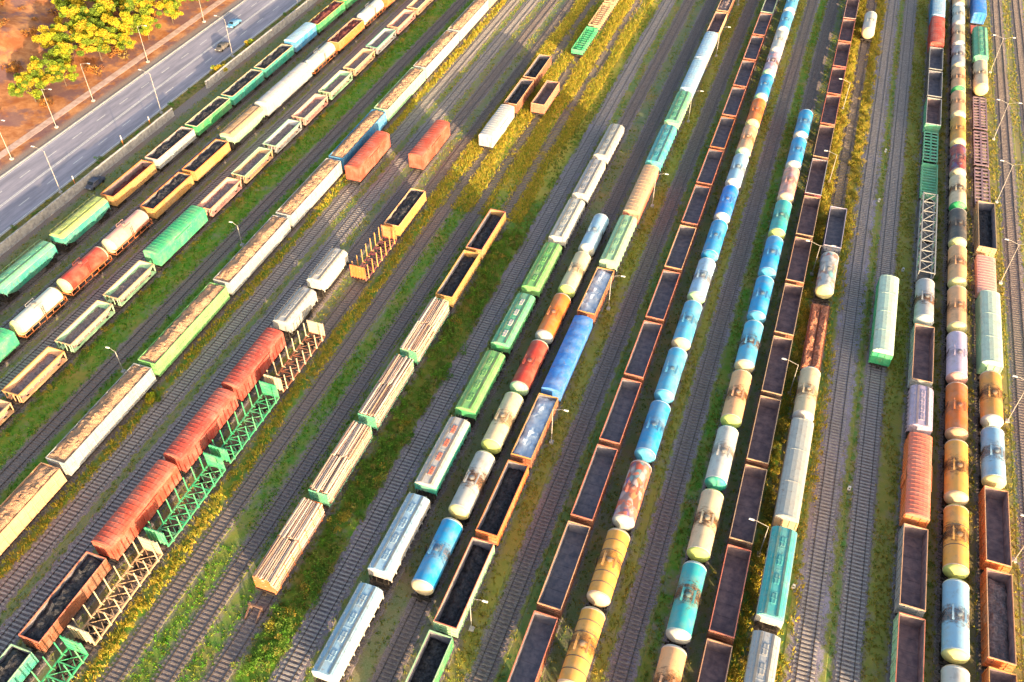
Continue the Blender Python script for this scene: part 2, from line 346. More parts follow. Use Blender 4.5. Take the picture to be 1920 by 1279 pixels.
# ------------------------------------------------------------------ rolling stock: shared part meshes
CACHE = {}
def cached(key, fn):
    if key not in CACHE: CACHE[key] = fn()
    return CACHE[key]
def bogie_me():
    m = MB()
    for s in (-1, 1):
        m.frust((s*1.02-.1, s*1.02+.1, -1.25, 1.25), RT+.42, (s*1.02-.1, s*1.02+.1, -.7, .7), RT+.85)
        m.box(s*1.02-.14, s*1.02+.14, -1.1, -.78, RT+.3, RT+.62); m.box(s*1.02-.14, s*1.02+.14, .78, 1.1, RT+.3, RT+.62)
        for y in (-.93, .93): m.cyl((s*.72, y, RT+.475), (s*.86, y, RT+.475), .475, 14)
    for y in (-.93, .93): m.cyl((-.95, y, RT+.475), (.95, y, RT+.475), .08, 6)
    m.box(-1.1, 1.1, -.22, .22, RT+.5, RT+.92)
    return m.mesh('bogie', 'steel')
def frame_me(L, wid=2.7, deck=False, end=True):
    m = MB(); h = L / 2 - .55
    m.box(-.25, .25, -h, h, RT+.85, RT+1.22)
    for s in (-1, 1):
        if end: m.box(-wid/2, wid/2, s*h-.12, s*h+.12, RT+.92, RT+1.25)
        m.box(-.17, .17, *(sorted((s*h, s*(L/2-.02)))), RT+.88, RT+1.16)
        m.box(-.24, .24, *(sorted((s*(L/2-.28), s*(L/2-.04)))), RT+.84, RT+1.2)
        m.box(-wid/2, wid/2, s*h*.66-.25, s*h*.66+.25, RT+.9, RT+1.2)
    if deck:
        for s in (-1, 1): m.box(s*wid/2-.1, s*wid/2+.1, -h, h, RT+.95, RT+1.25)
    return m.mesh('underframe', 'steel')
def base_parts(t, L, boff=None, **kw):
    kk = tuple(sorted(kw.items()))
    link('underframe', cached(('fr', round(L, 1), kk), lambda: frame_me(L, **kw)), t)
    b = boff or (L / 2 - 2.55)
    for s in (-1, 1): link('bogie', cached('bogie', bogie_me), t, loc=(0, s * b, 0))

# --- tank wagon
TZ = RT + 2.62; TRD = 1.52
def barrel_me(L):
    m = MB(); n = 30; h = L / 2
    ys = [-h, -h + .25] + list(np.linspace(-h + 2, h - 2, 5)) + [h - .25, h]
    V = []; F = []
    for y in ys: V += [(TRD * cos(2*pi*i/n), y, TRD * sin(2*pi*i/n)) for i in range(n)]
    for j in range(len(ys)-1): F += [(j*n+i, j*n+(i+1) % n, (j+1)*n+(i+1) % n, (j+1)*n+i) for i in range(n)]
    m.add(V, F); return m.mesh('barrel', 'tank', True)
def cap_me():
    m = MB(); n = 30; rs = [(TRD, 0), (TRD*.985, .12), (TRD*.9, .3), (TRD*.7, .47), (TRD*.4, .58), (TRD*.15, .61)]
    V = []; F = []
    for r, y in rs: V += [(r*cos(2*pi*i/n), y, r*sin(2*pi*i/n)) for i in range(n)]
    for j in range(len(rs)-1): F += [(j*n+i, j*n+(i+1) % n, (j+1)*n+(i+1) % n, (j+1)*n+i) for i in range(n)]
    F.append(tuple(range((len(rs)-1)*n, len(rs)*n)))
    m.add(V, F); return m.mesh('end cap', 'tank', True)
def dome_me():
    m = MB(); m.cyl((0,0,TRD-.12), (0,0,TRD+.14), .34, 16); m.cyl((0,0,TRD+.14), (0,0,TRD+.22), .38, 16, .27);
    return m.mesh('hatch dome', 'paint', True)
def walk_me():
    m = MB()
    for s in (-1, 1):
        m.box(s*.72-.12, s*.72+.12, -.95, .95, TRD-.14, TRD-.10)
        m.bar((s*.84, -.95, TRD+.28), (s*.84, .95, TRD+.28), .035)
        for y in (-.92, .92): m.bar((s*.84, y, TRD-.12), (s*.84, y, TRD+.28), .035)
    for y in (-.8, .8): m.box(-.72, .72, y-.1, y+.1, TRD-.135, TRD-.105)
    return m.mesh('walkway', 'paint')
def ladder_me(H=2.9):
    m = MB()
    for x in (-.2, .2): m.bar((x, 0, 0), (x, 0, H), .05)
    for i in range(int(H / .33)): m.bar((-.2, 0, .2 + i*.33), (.2, 0, .2 + i*.33), .035)
    return m.mesh('ladder', 'steel')
def band_me():
    m = MB(); n = 30; V = []; F = []
    for r, y in ((TRD+.001,-.05), (TRD+.03,-.05), (TRD+.03,.05), (TRD+.001,.05)): V += [(r*cos(2*pi*i/n), y, r*sin(2*pi*i/n)) for i in range(n)]
    for j in range(3): F += [(j*n+i, j*n+(i+1) % n, (j+1)*n+(i+1) % n, (j+1)*n+i) for i in range(n)]
    return m.add(V, F).mesh('band', 'paint', True)
def saddle_me():
    m = MB()
    for s in (-1, 1):
        for y in (-3.2, 3.2): m.frust((s*.85-.25, s*.85+.25, y-.35, y+.35), -1.42, (s*1.1-.2, s*1.1+.2, y-.3, y+.3), -.75)
    return m.mesh('saddle', 'steel')
def tank(t, L, c, cap=None, stain=.7, graf=0, bands=0, rail=None, **k):
    base_parts(t, L)
    bl = L - 2.35
    b = link('barrel', cached(('bar', round(bl, 1)), lambda: barrel_me(bl)), t, jit(c), (0, 0, TZ)); b['stain'] = float(stain); b['graffiti'] = float(graf)
    for s in (-1, 1):
        e = link('end_cap', cached('cap', cap_me), t, jit(cap or c), (0, s * bl / 2, TZ), (0, 0, 0 if s > 0 else pi)); e['stain'] = 0.0; e['graffiti'] = 0.0
    link('hatch_dome', cached('dome', dome_me), t, tuple(.35*v + .05 for v in c), (0, 0, TZ)); link('walkway', cached('walk', walk_me), t, c, (0, 0, TZ)); link('saddle', cached('saddle', saddle_me), t, loc=(0, 0, TZ))
    for s in (-1, 1): link('ladder', cached('ladder', ladder_me), t, loc=(s * 1.6, 0, RT + 1.15), rot=(0, 0, pi / 2))
    for i in range(bands): link('band', cached('band', band_me), t, (.06, .05, .045), loc=(0, -bl/2 + bl * (i + 1) / (bands + 1) + (.35 if abs((i+1)/(bands+1)-.5) < .01 else 0), TZ))
    for s in (-1, 1): link('end_ring', cached('band', band_me), t, tuple(.5*v + .4 for v in c), (0, s * (bl/2 - .07), TZ))
    if rail:
        def fn():
            m = MB(); h = L/2 - .7
            for s in (-1, 1):
                for z in (RT+1.3, RT+2.2): m.bar((s*1.62, -h, z), (s*1.62, h, z), .09)
                for i in range(7): m.bar((s*1.62, -h + 2*h*i/6, RT+1.25), (s*1.62, -h + 2*h*i/6, RT+2.2), .07)
                m.bar((-1.62, s*h, RT+2.2), (1.62, s*h, RT+2.2), .09); m.bar((-1.62, s*h, RT+1.3), (1.62, s*h, RT+1.3), .12)
            return m.mesh('guard rail', 'paint')
        link('guard_rail', cached(('grail', round(L, 1)), fn), t, rail)

# --- open gondola
def gon_side(bl, z0, z1, ribs, mat='paint', bow=.0):
    m = MB(); m.box(0, .07, -bl/2, bl/2, z0, z1); n = ribs
    for i in range(n + 1):
        y = -bl/2 + .06 + (bl - .12) * i / n
        m.frust((.07, .19, y-.09, y+.09), z0, (.07, .13, y-.06, y+.06), z1)
    m.box(.07, .14, -bl/2, bl/2, z0, z0 + .14); m.box(.07, .12, -bl/2, bl/2, (z0+z1)/2-.05, (z0+z1)/2+.05)
    return m.mesh('side wall', mat)
def gon_end(W, z0, z1):
    m = MB(); m.box(-W/2+.08, W/2-.08, 0, .07, z0, z1)
    for i in range(3):
        z = z0 + (z1 - z0) * (i + .5) / 3; m.box(-W/2+.1, W/2-.1, .07, .17, z-.07, z+.07)
    for x in (-W/4, W/4): m.box(x-.06, x+.06, .075, .16, z0, z1)
    return m.mesh('end wall', 'paint')
def rim_me(W, bl, z, t=.09):
    m = MB(); o = t
    for s in (-1, 1):
        m.box(s*(W/2-.02)-o/2, s*(W/2-.02)+o/2, -bl/2-.02, bl/2+.02, z+.003, z+.12)
        m.box(-W/2+.06, W/2-.06, *sorted((s*(bl/2-.08), s*(bl/2+.05))), z+.003, z+.115)
    return m.mesh('top rail', 'paint')
def floor_me(W, bl, z, mat, inner_h=0):
    m = MB(); m.box(-W/2+.08, W/2-.08, -bl/2+.08, bl/2-.08, z-.1, z)
    n = int(bl / 1.7)
    for i in range(1, n): y = -bl/2 + bl*i/n; m.box(-W/2+.1, W/2-.1, y-.03, y+.03, z, z+.04)
    for s in (-1, 1):      # inside lining
        m.box(*sorted((s*(W/2-.085), s*(W/2-.10))), -bl/2+.09, bl/2-.09, z, z+inner_h)
        m.box(-W/2+.11, W/2-.11, *sorted((s*(bl/2-.085), s*(bl/2-.10))), z, z+inner_h)
    return m.mesh('floor', mat)
def heap(W, bl, zedge, amp, mat, seed, n=(10, 40), lumps=1.0):
    r = np.random.RandomState(seed); ph = r.rand(8) * 6.3
    def fz(x, y):
        u = 1 - (abs(x) / (W/2)) ** 2; v = 1 - (abs(y) / (bl/2)) ** 6
        z = zedge + amp * max(0, u) * max(0, v) + lumps * (.10 * sin(1.1*y + ph[0]) * u + .07 * sin(2.7*y + 1.7*x + ph[1]) + .05 * sin(4.1*x + ph[2]) + .05 * r.randn())
        return z
    return MB().sheet(list(np.linspace(-W/2, W/2, n[0])), list(np.linspace(-bl/2, bl/2, n[1])), fz, zedge - .8).mesh('load', mat, True)
def gondola(t, L, c, rim=None, inner='inner', load=None, lz=None, W=3.0, z1=None, tarpc=None, **k):
    base_parts(t, L); bl = L - 1.15; z0 = RT + 1.28; z1 = z1 or RT + 3.38; key = (round(bl, 1), round(z1, 2), round(W, 2))
    for s in (-1, 1):
        link('side_wall', cached(('gs',) + key, lambda: gon_side(bl, z0, z1, 8)), t, jit(c), (s * (W/2 - .08), 0, 0), (0, 0, 0 if s > 0 else pi))
        link('end_wall', cached(('ge',) + key, lambda: gon_end(W, z0, z1)), t, jit(c), (0, s * (bl/2 - .075), 0), (0, 0, 0 if s > 0 else pi))
    link('top_rail', cached(('gr',) + key, lambda: rim_me(W, bl, z1)), t, jit(rim or c))  # rim colours mostly lighter, painting in low sun along the top edge
    link('floor', cached(('gf', inner) + key, lambda: floor_me(W, bl, z0 + .05, inner, z1 - z0 - .12)), t)
    if load:
        sd = rnd.randrange(3); zz = lz if lz is not None else z1 - .55
        o = link({'coal': 'coal_load', 'rubble': 'stone_load', 'ore': 'ore_load', 'tarp': 'tarpaulin', 'chips': 'chip_load'}[load],
                 cached(('gl', load, sd, zz) + key, lambda: heap(W - .24, bl - .24, zz, .5 if load != 'tarp' else .25, load, sd, lumps=1.9 if load != 'tarp' else 1.8)), t, tarpc or (1, 1, 1))

# --- covered hopper: sloping lower ends, walkway and hatches on the roof
def hop_body(L, z0, z1, W):
    bl = L - 2.1; m = MB(); h = bl / 2
    prof = [(-W/2, z0+1.0), (W/2, z0+1.0), (W/2, z1), (-W/2, z1)]
    m.box(-W/2, W/2, -h, h, z0 + 1.35, z1)
    m.frust((-W/2+.55, W/2-.55, -h+2.3, h-2.3), z0 + .1, (-W/2+.01, W/2-.01, -h+.02, h-.02), z0 + 1.35)
    n = 9
    for i in range(n + 1):
        y = -h + .08 + (bl - .16) * i / n
        for s in (-1, 1): m.box(*sorted((s*W/2, s*(W/2+.09))), y-.06, y+.06, z0 + 1.0, z1 - .05)
    for s in (-1, 1): m.box(*sorted((s*W/2, s*(W/2+.1))), -h, h, z1-.14, z1 + .02)
    return m.mesh('body', 'paint')
def hop_roof(L, z1, W):
    bl = L - 2.04; h = bl/2
    m = MB().prism([(-W/2-.05, z1), (-W/2+.05, z1+.22), (-W/2+.45, z1+.48), (-.7, z1+.62), (.7, z1+.62), (W/2-.45, z1+.48), (W/2-.05, z1+.22), (W/2+.05, z1)], -h, h)
    for i in range(1, 8): y = -h + bl*i/8; m.prism([(-W/2+.04, z1+.235), (-W/2+.45, z1+.51), (-.7, z1+.65), (.7, z1+.65), (W/2-.45, z1+.51), (W/2-.04, z1+.235)], y-.05, y+.05)
    return m.mesh('roof', 'paint')
def hop_walk(L, z):
    m = MB(); h = (L - 2.3) / 2
    for x in (-.95, .95):
        m.box(x*.72-.14, x*.72+.14, -h, h, z + .02, z + .06)
        m.bar((x*1.25, -h, z+.35), (x*1.25, h, z+.35), .03)
        for i in range(9): m.bar((x*1.25, -h + 2*h*i/8, z-.1), (x*1.25, -h + 2*h*i/8, z+.35), .03)
    return m.mesh('roof walkway', 'paint')
def hatch_me():
    m = MB(); m.box(-.28, .28, -.7, .7, 0, .05); m.frust((-.31, .31, -.74, .74), .05, (-.24, .24, -.66, .66), .10); m.bar((-.36, 0, .11), (.36, 0, .11), .05)
    return m.mesh('hatch', 'paint')
def end_frame(L):
    m = MB(); h = L/2 - .65
    for x in (-1.3, 1.3):
        m.bar((x, h-.15, RT+1.2), (x, h-.15, RT+2.55), .12); m.bar((x, h-.15, RT+1.25), (x*.8, h-2.2, RT+1.9), .1)
    m.box(-1.4, 1.4, h-.9, h+.05, RT+1.2, RT+1.27)
    for x in (-.45, .45): m.bar((x, h-.1, RT+1.2), (x*1.3, h-.6, RT+2.55), .07)
    m.bar((-1.3, h+.02, RT+1.9), (1.3, h+.02, RT+1.9), .06)
    for i in range(5): m.bar((-1.15, h+.05, RT+1.4+i*.3), (-.75, h+.05, RT+1.4+i*.3), .04)
    return m.mesh('end frame', 'steel')
def hopper(t, L, c, roof=None, walk=None, hatchc=None, H=4.15, W=3.1, **k):
    base_parts(t, L); z0 = RT + .9; z1 = RT + H - .62; key = (round(L, 1), H, W)
    link('body', cached(('hb',) + key, lambda: hop_body(L, z0, z1, W)), t, jit(c))
    rc = jit(roof or c)
    r = link('roof', cached(('hr',) + key, lambda: hop_roof(L, z1, W)), t, rc)
    link('roof_walkway', cached(('hw',) + key, lambda: hop_walk(L, z1 + .62)), r, walk or tuple(v * .38 for v in rc))
    n = 4
    for i in range(n):
        link('hatch', cached('hatch', hatch_me), r, hatchc or tuple(v * .85 for v in rc), (0, (L - 4.0) * ((i + .5) / n - .5), z1 + .62))
    for s in (-1, 1): link('end_frame', cached(('ef', round(L, 1)), lambda: end_frame(L)), t, rot=(0, 0, 0 if s > 0 else pi))

# --- boxcar with ribbed arched roof and sliding doors
def box_body(L, W, z0, z1, ribs):
    m = MB(); h = (L - 1.15) / 2; m.box(-W/2, W/2, -h, h, z0, z1)
    for i in range(ribs + 1):
        y = -h + .07 + (2*h - .14) * i / ribs
        for s in (-1, 1): m.box(*sorted((s*W/2, s*(W/2+.07))), y-.05, y+.05, z0+.02, z1-.02)
    for s in (-1, 1):
        for x in (-W/2+.12, -W/6, W/6, W/2-.12): m.box(x-.05, x+.05, *sorted((s*h, s*(h+.07))), z0+.02, z1-.02)
    return m.mesh('body', 'paint')
def box_roof(L, W, z1, rise, ribs):
    h = (L - 1.1) / 2; n = 9
    def arch(off): return [((W/2+.06) * -cos(pi*i/(n-1)), z1 + off + rise * sin(pi*i/(n-1)) ** .8) for i in range(n)]
    m = MB().prism(arch(0), -h, h)
    for i in range(ribs + 1):
        y = -h + .16 + (2*h - .32) * i / ribs; m.prism(arch(.045), y-.06, y+.06)
    return m.mesh('roof', 'paint', False)
def door_me(z0, z1):
    m = MB(); m.box(0, .1, -1.05, 1.05, z0+.1, z1-.15)
    for y in (-1, -.35, .35, 1): m.box(.1, .15, y-.04, y+.04, z0+.12, z1-.17)
    m.box(.04, .13, -2.3, 2.3, z1-.15, z1-.06)
    return m.mesh('sliding door', 'paint')
def boxcar(t, L, c, roof=None, H=4.2, W=3.05, rise=.5, door=True, ribs=14, **k):
    base_parts(t, L); z0 = RT + 1.2; z1 = RT + H - rise; key = (round(L, 1), H, W, rise, ribs)
    link('body', cached(('bb',) + key, lambda: box_body(L, W, z0, z1, ribs)), t, jit(c))
    link('roof', cached(('br',) + key, lambda: box_roof(L, W, z1, rise, ribs)), t, jit(roof or c))
    if door:
        for s in (-1, 1): link('sliding_door', cached(('bd', z0, z1), lambda: door_me(z0, z1)), t, jit(c, .12), (s*(W/2+.07), 0, 0), (0, 0, 0 if s > 0 else pi))

# --- long high-sided chip wagon
def chip(t, L, c, W=3.2, **k):
    base_parts(t, L, L/2 - 3.0); bl = L - .95; z0 = RT + 1.2; z1 = RT + 3.85; key = (round(bl, 1),)
    for s in (-1, 1):
        link('side_wall', cached(('cs',) + key, lambda: gon_side(bl, z0, z1, 14)), t, jit(c), (s*(W/2-.08), 0, 0), (0, 0, 0 if s > 0 else pi))
        link('end_wall', cached(('ce',) + key, lambda: gon_end(W, z0, z1)), t, jit(c), (0, s*(bl/2-.075), 0), (0, 0, 0 if s > 0 else pi))
    link('top_rail', cached(('cr',) + key, lambda: rim_me(W, bl, z1, .1)), t, jit(tuple(v*.9 for v in c)))
    sd = rnd.randrange(3)
    link('chip_load', cached(('cl', sd) + key, lambda: heap(W-.22, bl-.2, z1-.05, .55, 'chips', sd, (14, 90), 1.2)), t)

# --- flat wagon with stakes and end walls, empty or under timber
def stake_me(H):
    m = MB(); m.bar((0, 0, 0), (0, 0, H), .13, .1); m.bar((0, 0, .02), (-.55, 0, -.12), .1); m.box(-.12, .1, -.12, .12, -.25, .05); return m.mesh('stake', 'paint')
def endrack_me(W, H):
    m = MB()
    m.box(-W/2, W/2, -.05, .05, .15, H)
    for i in range(6): x = -W/2 + W*i/5; m.box(x-.06, x+.06, .05, .15, 0, H)
    for i in range(4): z = .25 + (H-.35)*i/3; m.box(-W/2+.01, W/2-.01, -.1, -.05, z-.06, z+.06)
    return m.mesh('end wall', 'paint')
def lattice_deck(L, W):
    m = MB(); h = L/2 - .6; z = RT + 1.25
    for x in (-W/2+.1, W/2-.1): m.box(x-.1, x+.1, -h, h, z-.2, z)
    n = 7
    for i in range(n + 1):
        y = -h + .1 + (2*h-.2)*i/n; m.box(-W/2+.2, W/2-.2, y-.08, y+.08, z-.18, z-.02)
        if i < n:
            y2 = y + (2*h-.2)/n
            m.bar((-W/2+.15, y, z-.06), (W/2-.15, y2, z-.06), .09); m.bar((W/2-.15, y, z-.09), (-W/2+.15, y2, z-.09), .09)
    return m.mesh('lattice deck', 'paint')
def stakes(t, L, c, endc=None, H=2.75, deckc=None, rack=None, **k):
    base_parts(t, L); W = 2.95; h = L/2 - .75
    link('lattice_deck', cached(('ld', round(L, 1)), lambda: lattice_deck(L, W)), t, jit(deckc or c))
    n = 7
    for s in (-1, 1):
        for i in range(n): link('stake', cached(('stk', H), lambda: stake_me(H)), t, jit(c, .1), (s*(W/2+.02), -h + .9 + (2*h-1.8)*i/(n-1), RT+1.27), (0, 0, 0 if s > 0 else pi))
        link('end_wall', cached(('er', H, rack is None), lambda: (rack or endrack_me)(2.85, H - .05)), t, jit(endc or c), (0, s*h, RT+1.27), (0, 0, 0 if s > 0 else pi))
def log_me(i):
    r0 = .105 + .02 * i; r = np.random.RandomState(i); m = MB(); m.cyl((0, -3.05 - .1*i, 0), (.02*i, 3.0 + .08*i, .015*i), r0, 8, r0*.82); return m.mesh('log', 'log', True)
def logpile(X, Y, L2, label, group, z=RT+1.3, W=2.75, H=2.75):
    t = thing('log_pile', (X, Y, z), label, 'logs', group)
    sc_ = L2 / 6.2; core = MB(); r = .15
    for layer in range(10):
        zz = r + layer * .26; nl = 11 if layer % 2 == 0 else 10
        if layer >= 9: nl = 9
        for i in range(nl):
            x = (i - (nl-1)/2) * .29; edge = i == nl-1 and X < 0
            if layer >= 9 or (layer == 8 and i % 2) or (edge and layer > 3):
                k = rnd.randrange(4)
                o = link('log', cached(('log', k), lambda: log_me(k)), t, loc=(x + rnd.uniform(-.04, .04), rnd.uniform(-.14, .14), zz + rnd.uniform(-.07, .10)), rot=(rnd.uniform(-.012, .012), rnd.uniform(0, 6), rnd.uniform(-.022, .022)))
                o.scale = (1, sc_, 1)
            else:
                e = rnd.uniform(-.16, .16); core.cyl((x, -L2/2 + e, zz), (x, L2/2 + e*.6, zz), .135, 7)
    tag(link('log_core', core.mesh('logs', 'log', True), t), kind='stuff')
    return t
def slatrack_me(W, H):
    m = MB(); n = 8
    for i in range(4): x = -W/2 + .1 + (W-.2)*i/3; m.box(x-.06, x+.06, -.06, .04, 0, H)
    for i in range(n): z = .12 + (H-.2)*i/(n-1); m.box(-W/2, W/2, .04, .12, z-.1, z+.1)
    return m.mesh('end wall', 'paint')
def timber(t, L, c, endc=None, **k):
    stakes(t, L, c, endc or c, 2.5, rack=slatrack_me)

# --- open ballast hopper with low sloping box
def lowhop(t, L, c, rim=None, load='rubble', **k):
    base_parts(t, L); W = 3.05; bl = L - 1.5; z0 = RT+1.2; z1 = RT + 2.75; key = (round(bl, 1),)
    def side():
        m = MB(); m.add([(0,-bl/2,z1),(0,bl/2,z1),(-.6,bl/2-1.4,z0),(-.6,-bl/2+1.4,z0),(-.07,-bl/2,z1),(-.07,bl/2,z1),(-.67,bl/2-1.4,z0),(-.67,-bl/2+1.4,z0)], [(0,1,2,3),(7,6,5,4),(0,4,5,1),(1,5,6,2),(2,6,7,3),(3,7,4,0)])
        for i in range(8):
            y = -bl/2 + .1 + (bl-.2)*i/7; m.bar((.05, y, z1-.05), (-.45 if .1 < i/7 < .9 else -.1, y, z0+.2 if .1 < i/7 < .9 else z0+.05), .11)
        m.box(-.9, .03, -bl/2+.1, bl/2-.1, z0-.18, z0-.05)
        return m.mesh('side wall', 'paint')
    def end():
        m = MB(); m.add([(-W/2,0,z1),(W/2,0,z1),(W/2-.6,-1.4,z0),(-W/2+.6,-1.4,z0),(-W/2,-.07,z1),(W/2,-.07,z1),(W/2-.6,-1.47,z0),(-W/2+.6,-1.47,z0)], [(0,1,2,3),(7,6,5,4),(0,4,5,1),(1,5,6,2),(2,6,7,3),(3,7,4,0)])
        for x in (-1.2, -.4, .4, 1.2): m.bar((x, .0, z1-.1), (x, .05, z0), .1)
        return m.mesh('end wall', 'paint')
    for s in (-1, 1):
        link('side_wall', cached(('ls',) + key, side), t, jit(c), (s*W/2, 0, 0), (0, 0, 0 if s > 0 else pi))
        link('end_wall', cached(('le',) + key, end), t, jit(c), (0, s*bl/2, 0), (0, 0, 0 if s > 0 else pi))
    link('top_rail', cached(('lr',) + key, lambda: rim_me(W, bl, z1, .2)), t, jit(rim or c))
    link('floor', cached(('lf',) + key, lambda: MB().box(-.95, .95, -bl/2+1.35, bl/2-1.35, z0-.04, z0+.05).mesh('floor', 'innerb')), t)
    sd = rnd.randrange(3)
    link('stone_load', cached(('ll', load, sd) + key, lambda: heap(2.2, bl-1.6, z0+.85, .25, load, sd, (8, 30))), t)

# --- flat wagons
def plank_deck(L, W):
    m = MB(); h = L/2 - .6; n = int(2*h/.24)
    for i in range(n): y = -h + 2*h*i/n; m.box(-W/2, W/2, y+.01, y+.225, RT+1.22, RT+1.3 + .012*((i*7) % 3))
    for x in (-W/2-.05, W/2+.05): m.box(x-.05, x+.05, -h, h, RT+1.0, RT+1.36)
    return m.mesh('deck', 'paint')
def flat(t, L, c, **k):
    base_parts(t, L, deck=True); link('deck', cached(('fd', round(L, 1)), lambda: plank_deck(L, 2.85)), t, jit(c))
    if k.get('scrap'):
        for x in (-.72, .72): link('scrap_load', heap(1.15, L - 2.2, RT + 1.62, .3, 'rust', int(x > 0), (7, 46), 1.6), t, loc=(x, 0, 0))
def rackflat(t, L, c, openings=True, H=1.0, **k):     # flat wagon carrying open frames in two columns
    base_parts(t, L, deck=True)
    def fn():
        m = MB(); h = L/2 - .7; z = RT + 1.3 + H
        for x in (-1.35, -.06, .06, 1.35): m.box(x-.09, x+.09, -h, h, z-.14, z)
        n = int(2*h/1.25)
        for i in range(n+1):
            y = -h + 2*h*i/n
            m.box(-1.26, 1.26, y-.22, y+.22, z-.13, z-.01)
            for x in (-1.35, 1.35): m.box(x-.08, x+.08, y-.08, y+.08, RT+1.3, z-.14)
        return m.mesh('open frame', 'paint')
    link('open_frame', cached(('rf', round(L, 1), H), fn), t, jit(c))
def ribflat(t, L, c, **k):       # empty platform wagon with close cross ribs and short posts
    base_parts(t, L, deck=True)
    def fn():
        m = MB(); h = L/2 - .7; n = 11
        for i in range(n+1):
            y = -h + 2*h*i/n; m.box(-1.45, 1.45, y-.16, y+.16, RT+1.3, RT+1.75)
            for s in (-1, 1): m.box(s*1.45-.07, s*1.45+.07, y-.09, y+.09, RT+1.2, RT+2.5)
        for s in (-1, 1):
            m.box(s*1.45-.05, s*1.45+.05, -h, h, RT+2.35, RT+2.47); m.box(-1.4, 1.4, s*h-.08, s*h+.08, RT+1.75, RT+2.4)
        return m.mesh('ribbed frame', 'paint')
    link('ribbed_frame', cached(('rbf', round(L, 1)), fn), t, jit(c))
def tarpflat(t, L, c, **k):      # long flat wagon under a taut tarpaulin
    base_parts(t, L, deck=True); link('deck', cached(('fd', round(L, 1)), lambda: plank_deck(L, 2.85)), t, COL['dark brown'])
    bl = L - 1.0; r = np.random.RandomState(3)
    def fz(x, y): return RT + 3.35 + .42 * (1 - (abs(x)/1.55) ** 2.2) + .035*sin(2.6*y) + .02*r.randn()
    link('tarpaulin', MB().sheet(list(np.linspace(-1.55, 1.55, 13)), list(np.linspace(-bl/2, bl/2, 60)), fz, RT+1.32).mesh('tarpaulin', 'sheet', True), t, c)

TYPES = dict(tank=(tank, 'tank wagon'), gon=(gondola, 'open gondola wagon'), hop=(hopper, 'covered hopper wagon'), box=(boxcar, 'box wagon'), chip=(chip, 'high sided wagon heaped with wood chips'),
             stk=(stakes, 'empty stake wagon'), tim=(timber, 'timber wagon under logs'), low=(lowhop, 'low open hopper wagon'), flat=(flat, 'empty flat wagon'), rack=(rackflat, 'flat wagon with open frames'),
             rib=(ribflat, 'ribbed platform wagon'), tarp=(tarpflat, 'flat wagon under a tarpaulin'))
OBJN = dict(tank='tank_wagon', gon='gondola_wagon', hop='hopper_wagon', box='box_wagon', chip='chip_wagon', stk='stake_wagon', tim='timber_wagon', low='ballast_wagon', flat='flat_wagon', rack='frame_wagon', rib='platform_wagon', tarp='tarpaulin_wagon')
GRP = dict(tank='tank wagons', gon='open gondola wagons', hop='covered hopper wagons', box='box wagons', chip='wood chip wagons', stk='empty stake wagons', tim='timber wagons', low='low open hopper wagons', flat='flat wagons', rack='flat wagons with open frames', rib='ribbed platform wagons', tarp='tarpaulin wagons')
ORD = ['zeroth','first','second','third','fourth','fifth','sixth','seventh','eighth','ninth','tenth','eleventh','twelfth','thirteenth','fourteenth','fifteenth','sixteenth','seventeenth','eighteenth','nineteenth','twentieth']
def c_(n): return COL[n]
def seq(y0, L, items):      # items of one length, one after another
    return [(y0 + i*L, y0 + (i+1)*L) + it for i, it in enumerate(items)]
GB = dict(inner='inner'); GBB = dict(inner='innerb')
def G(c, rim=None, **k): return ('gon', c, dict(rim=COL[rim] if rim else None, **k))
def T(c, cap=None, **k): return ('tank', c, dict(cap=COL[cap] if cap else None, **k))
def Hp(c, roof=None, **k): return ('hop', c, dict(roof=COL[roof] if roof else None, **k))
def B(c, roof=None, **k): return ('box', c, dict(roof=COL[roof] if roof else None, **k))

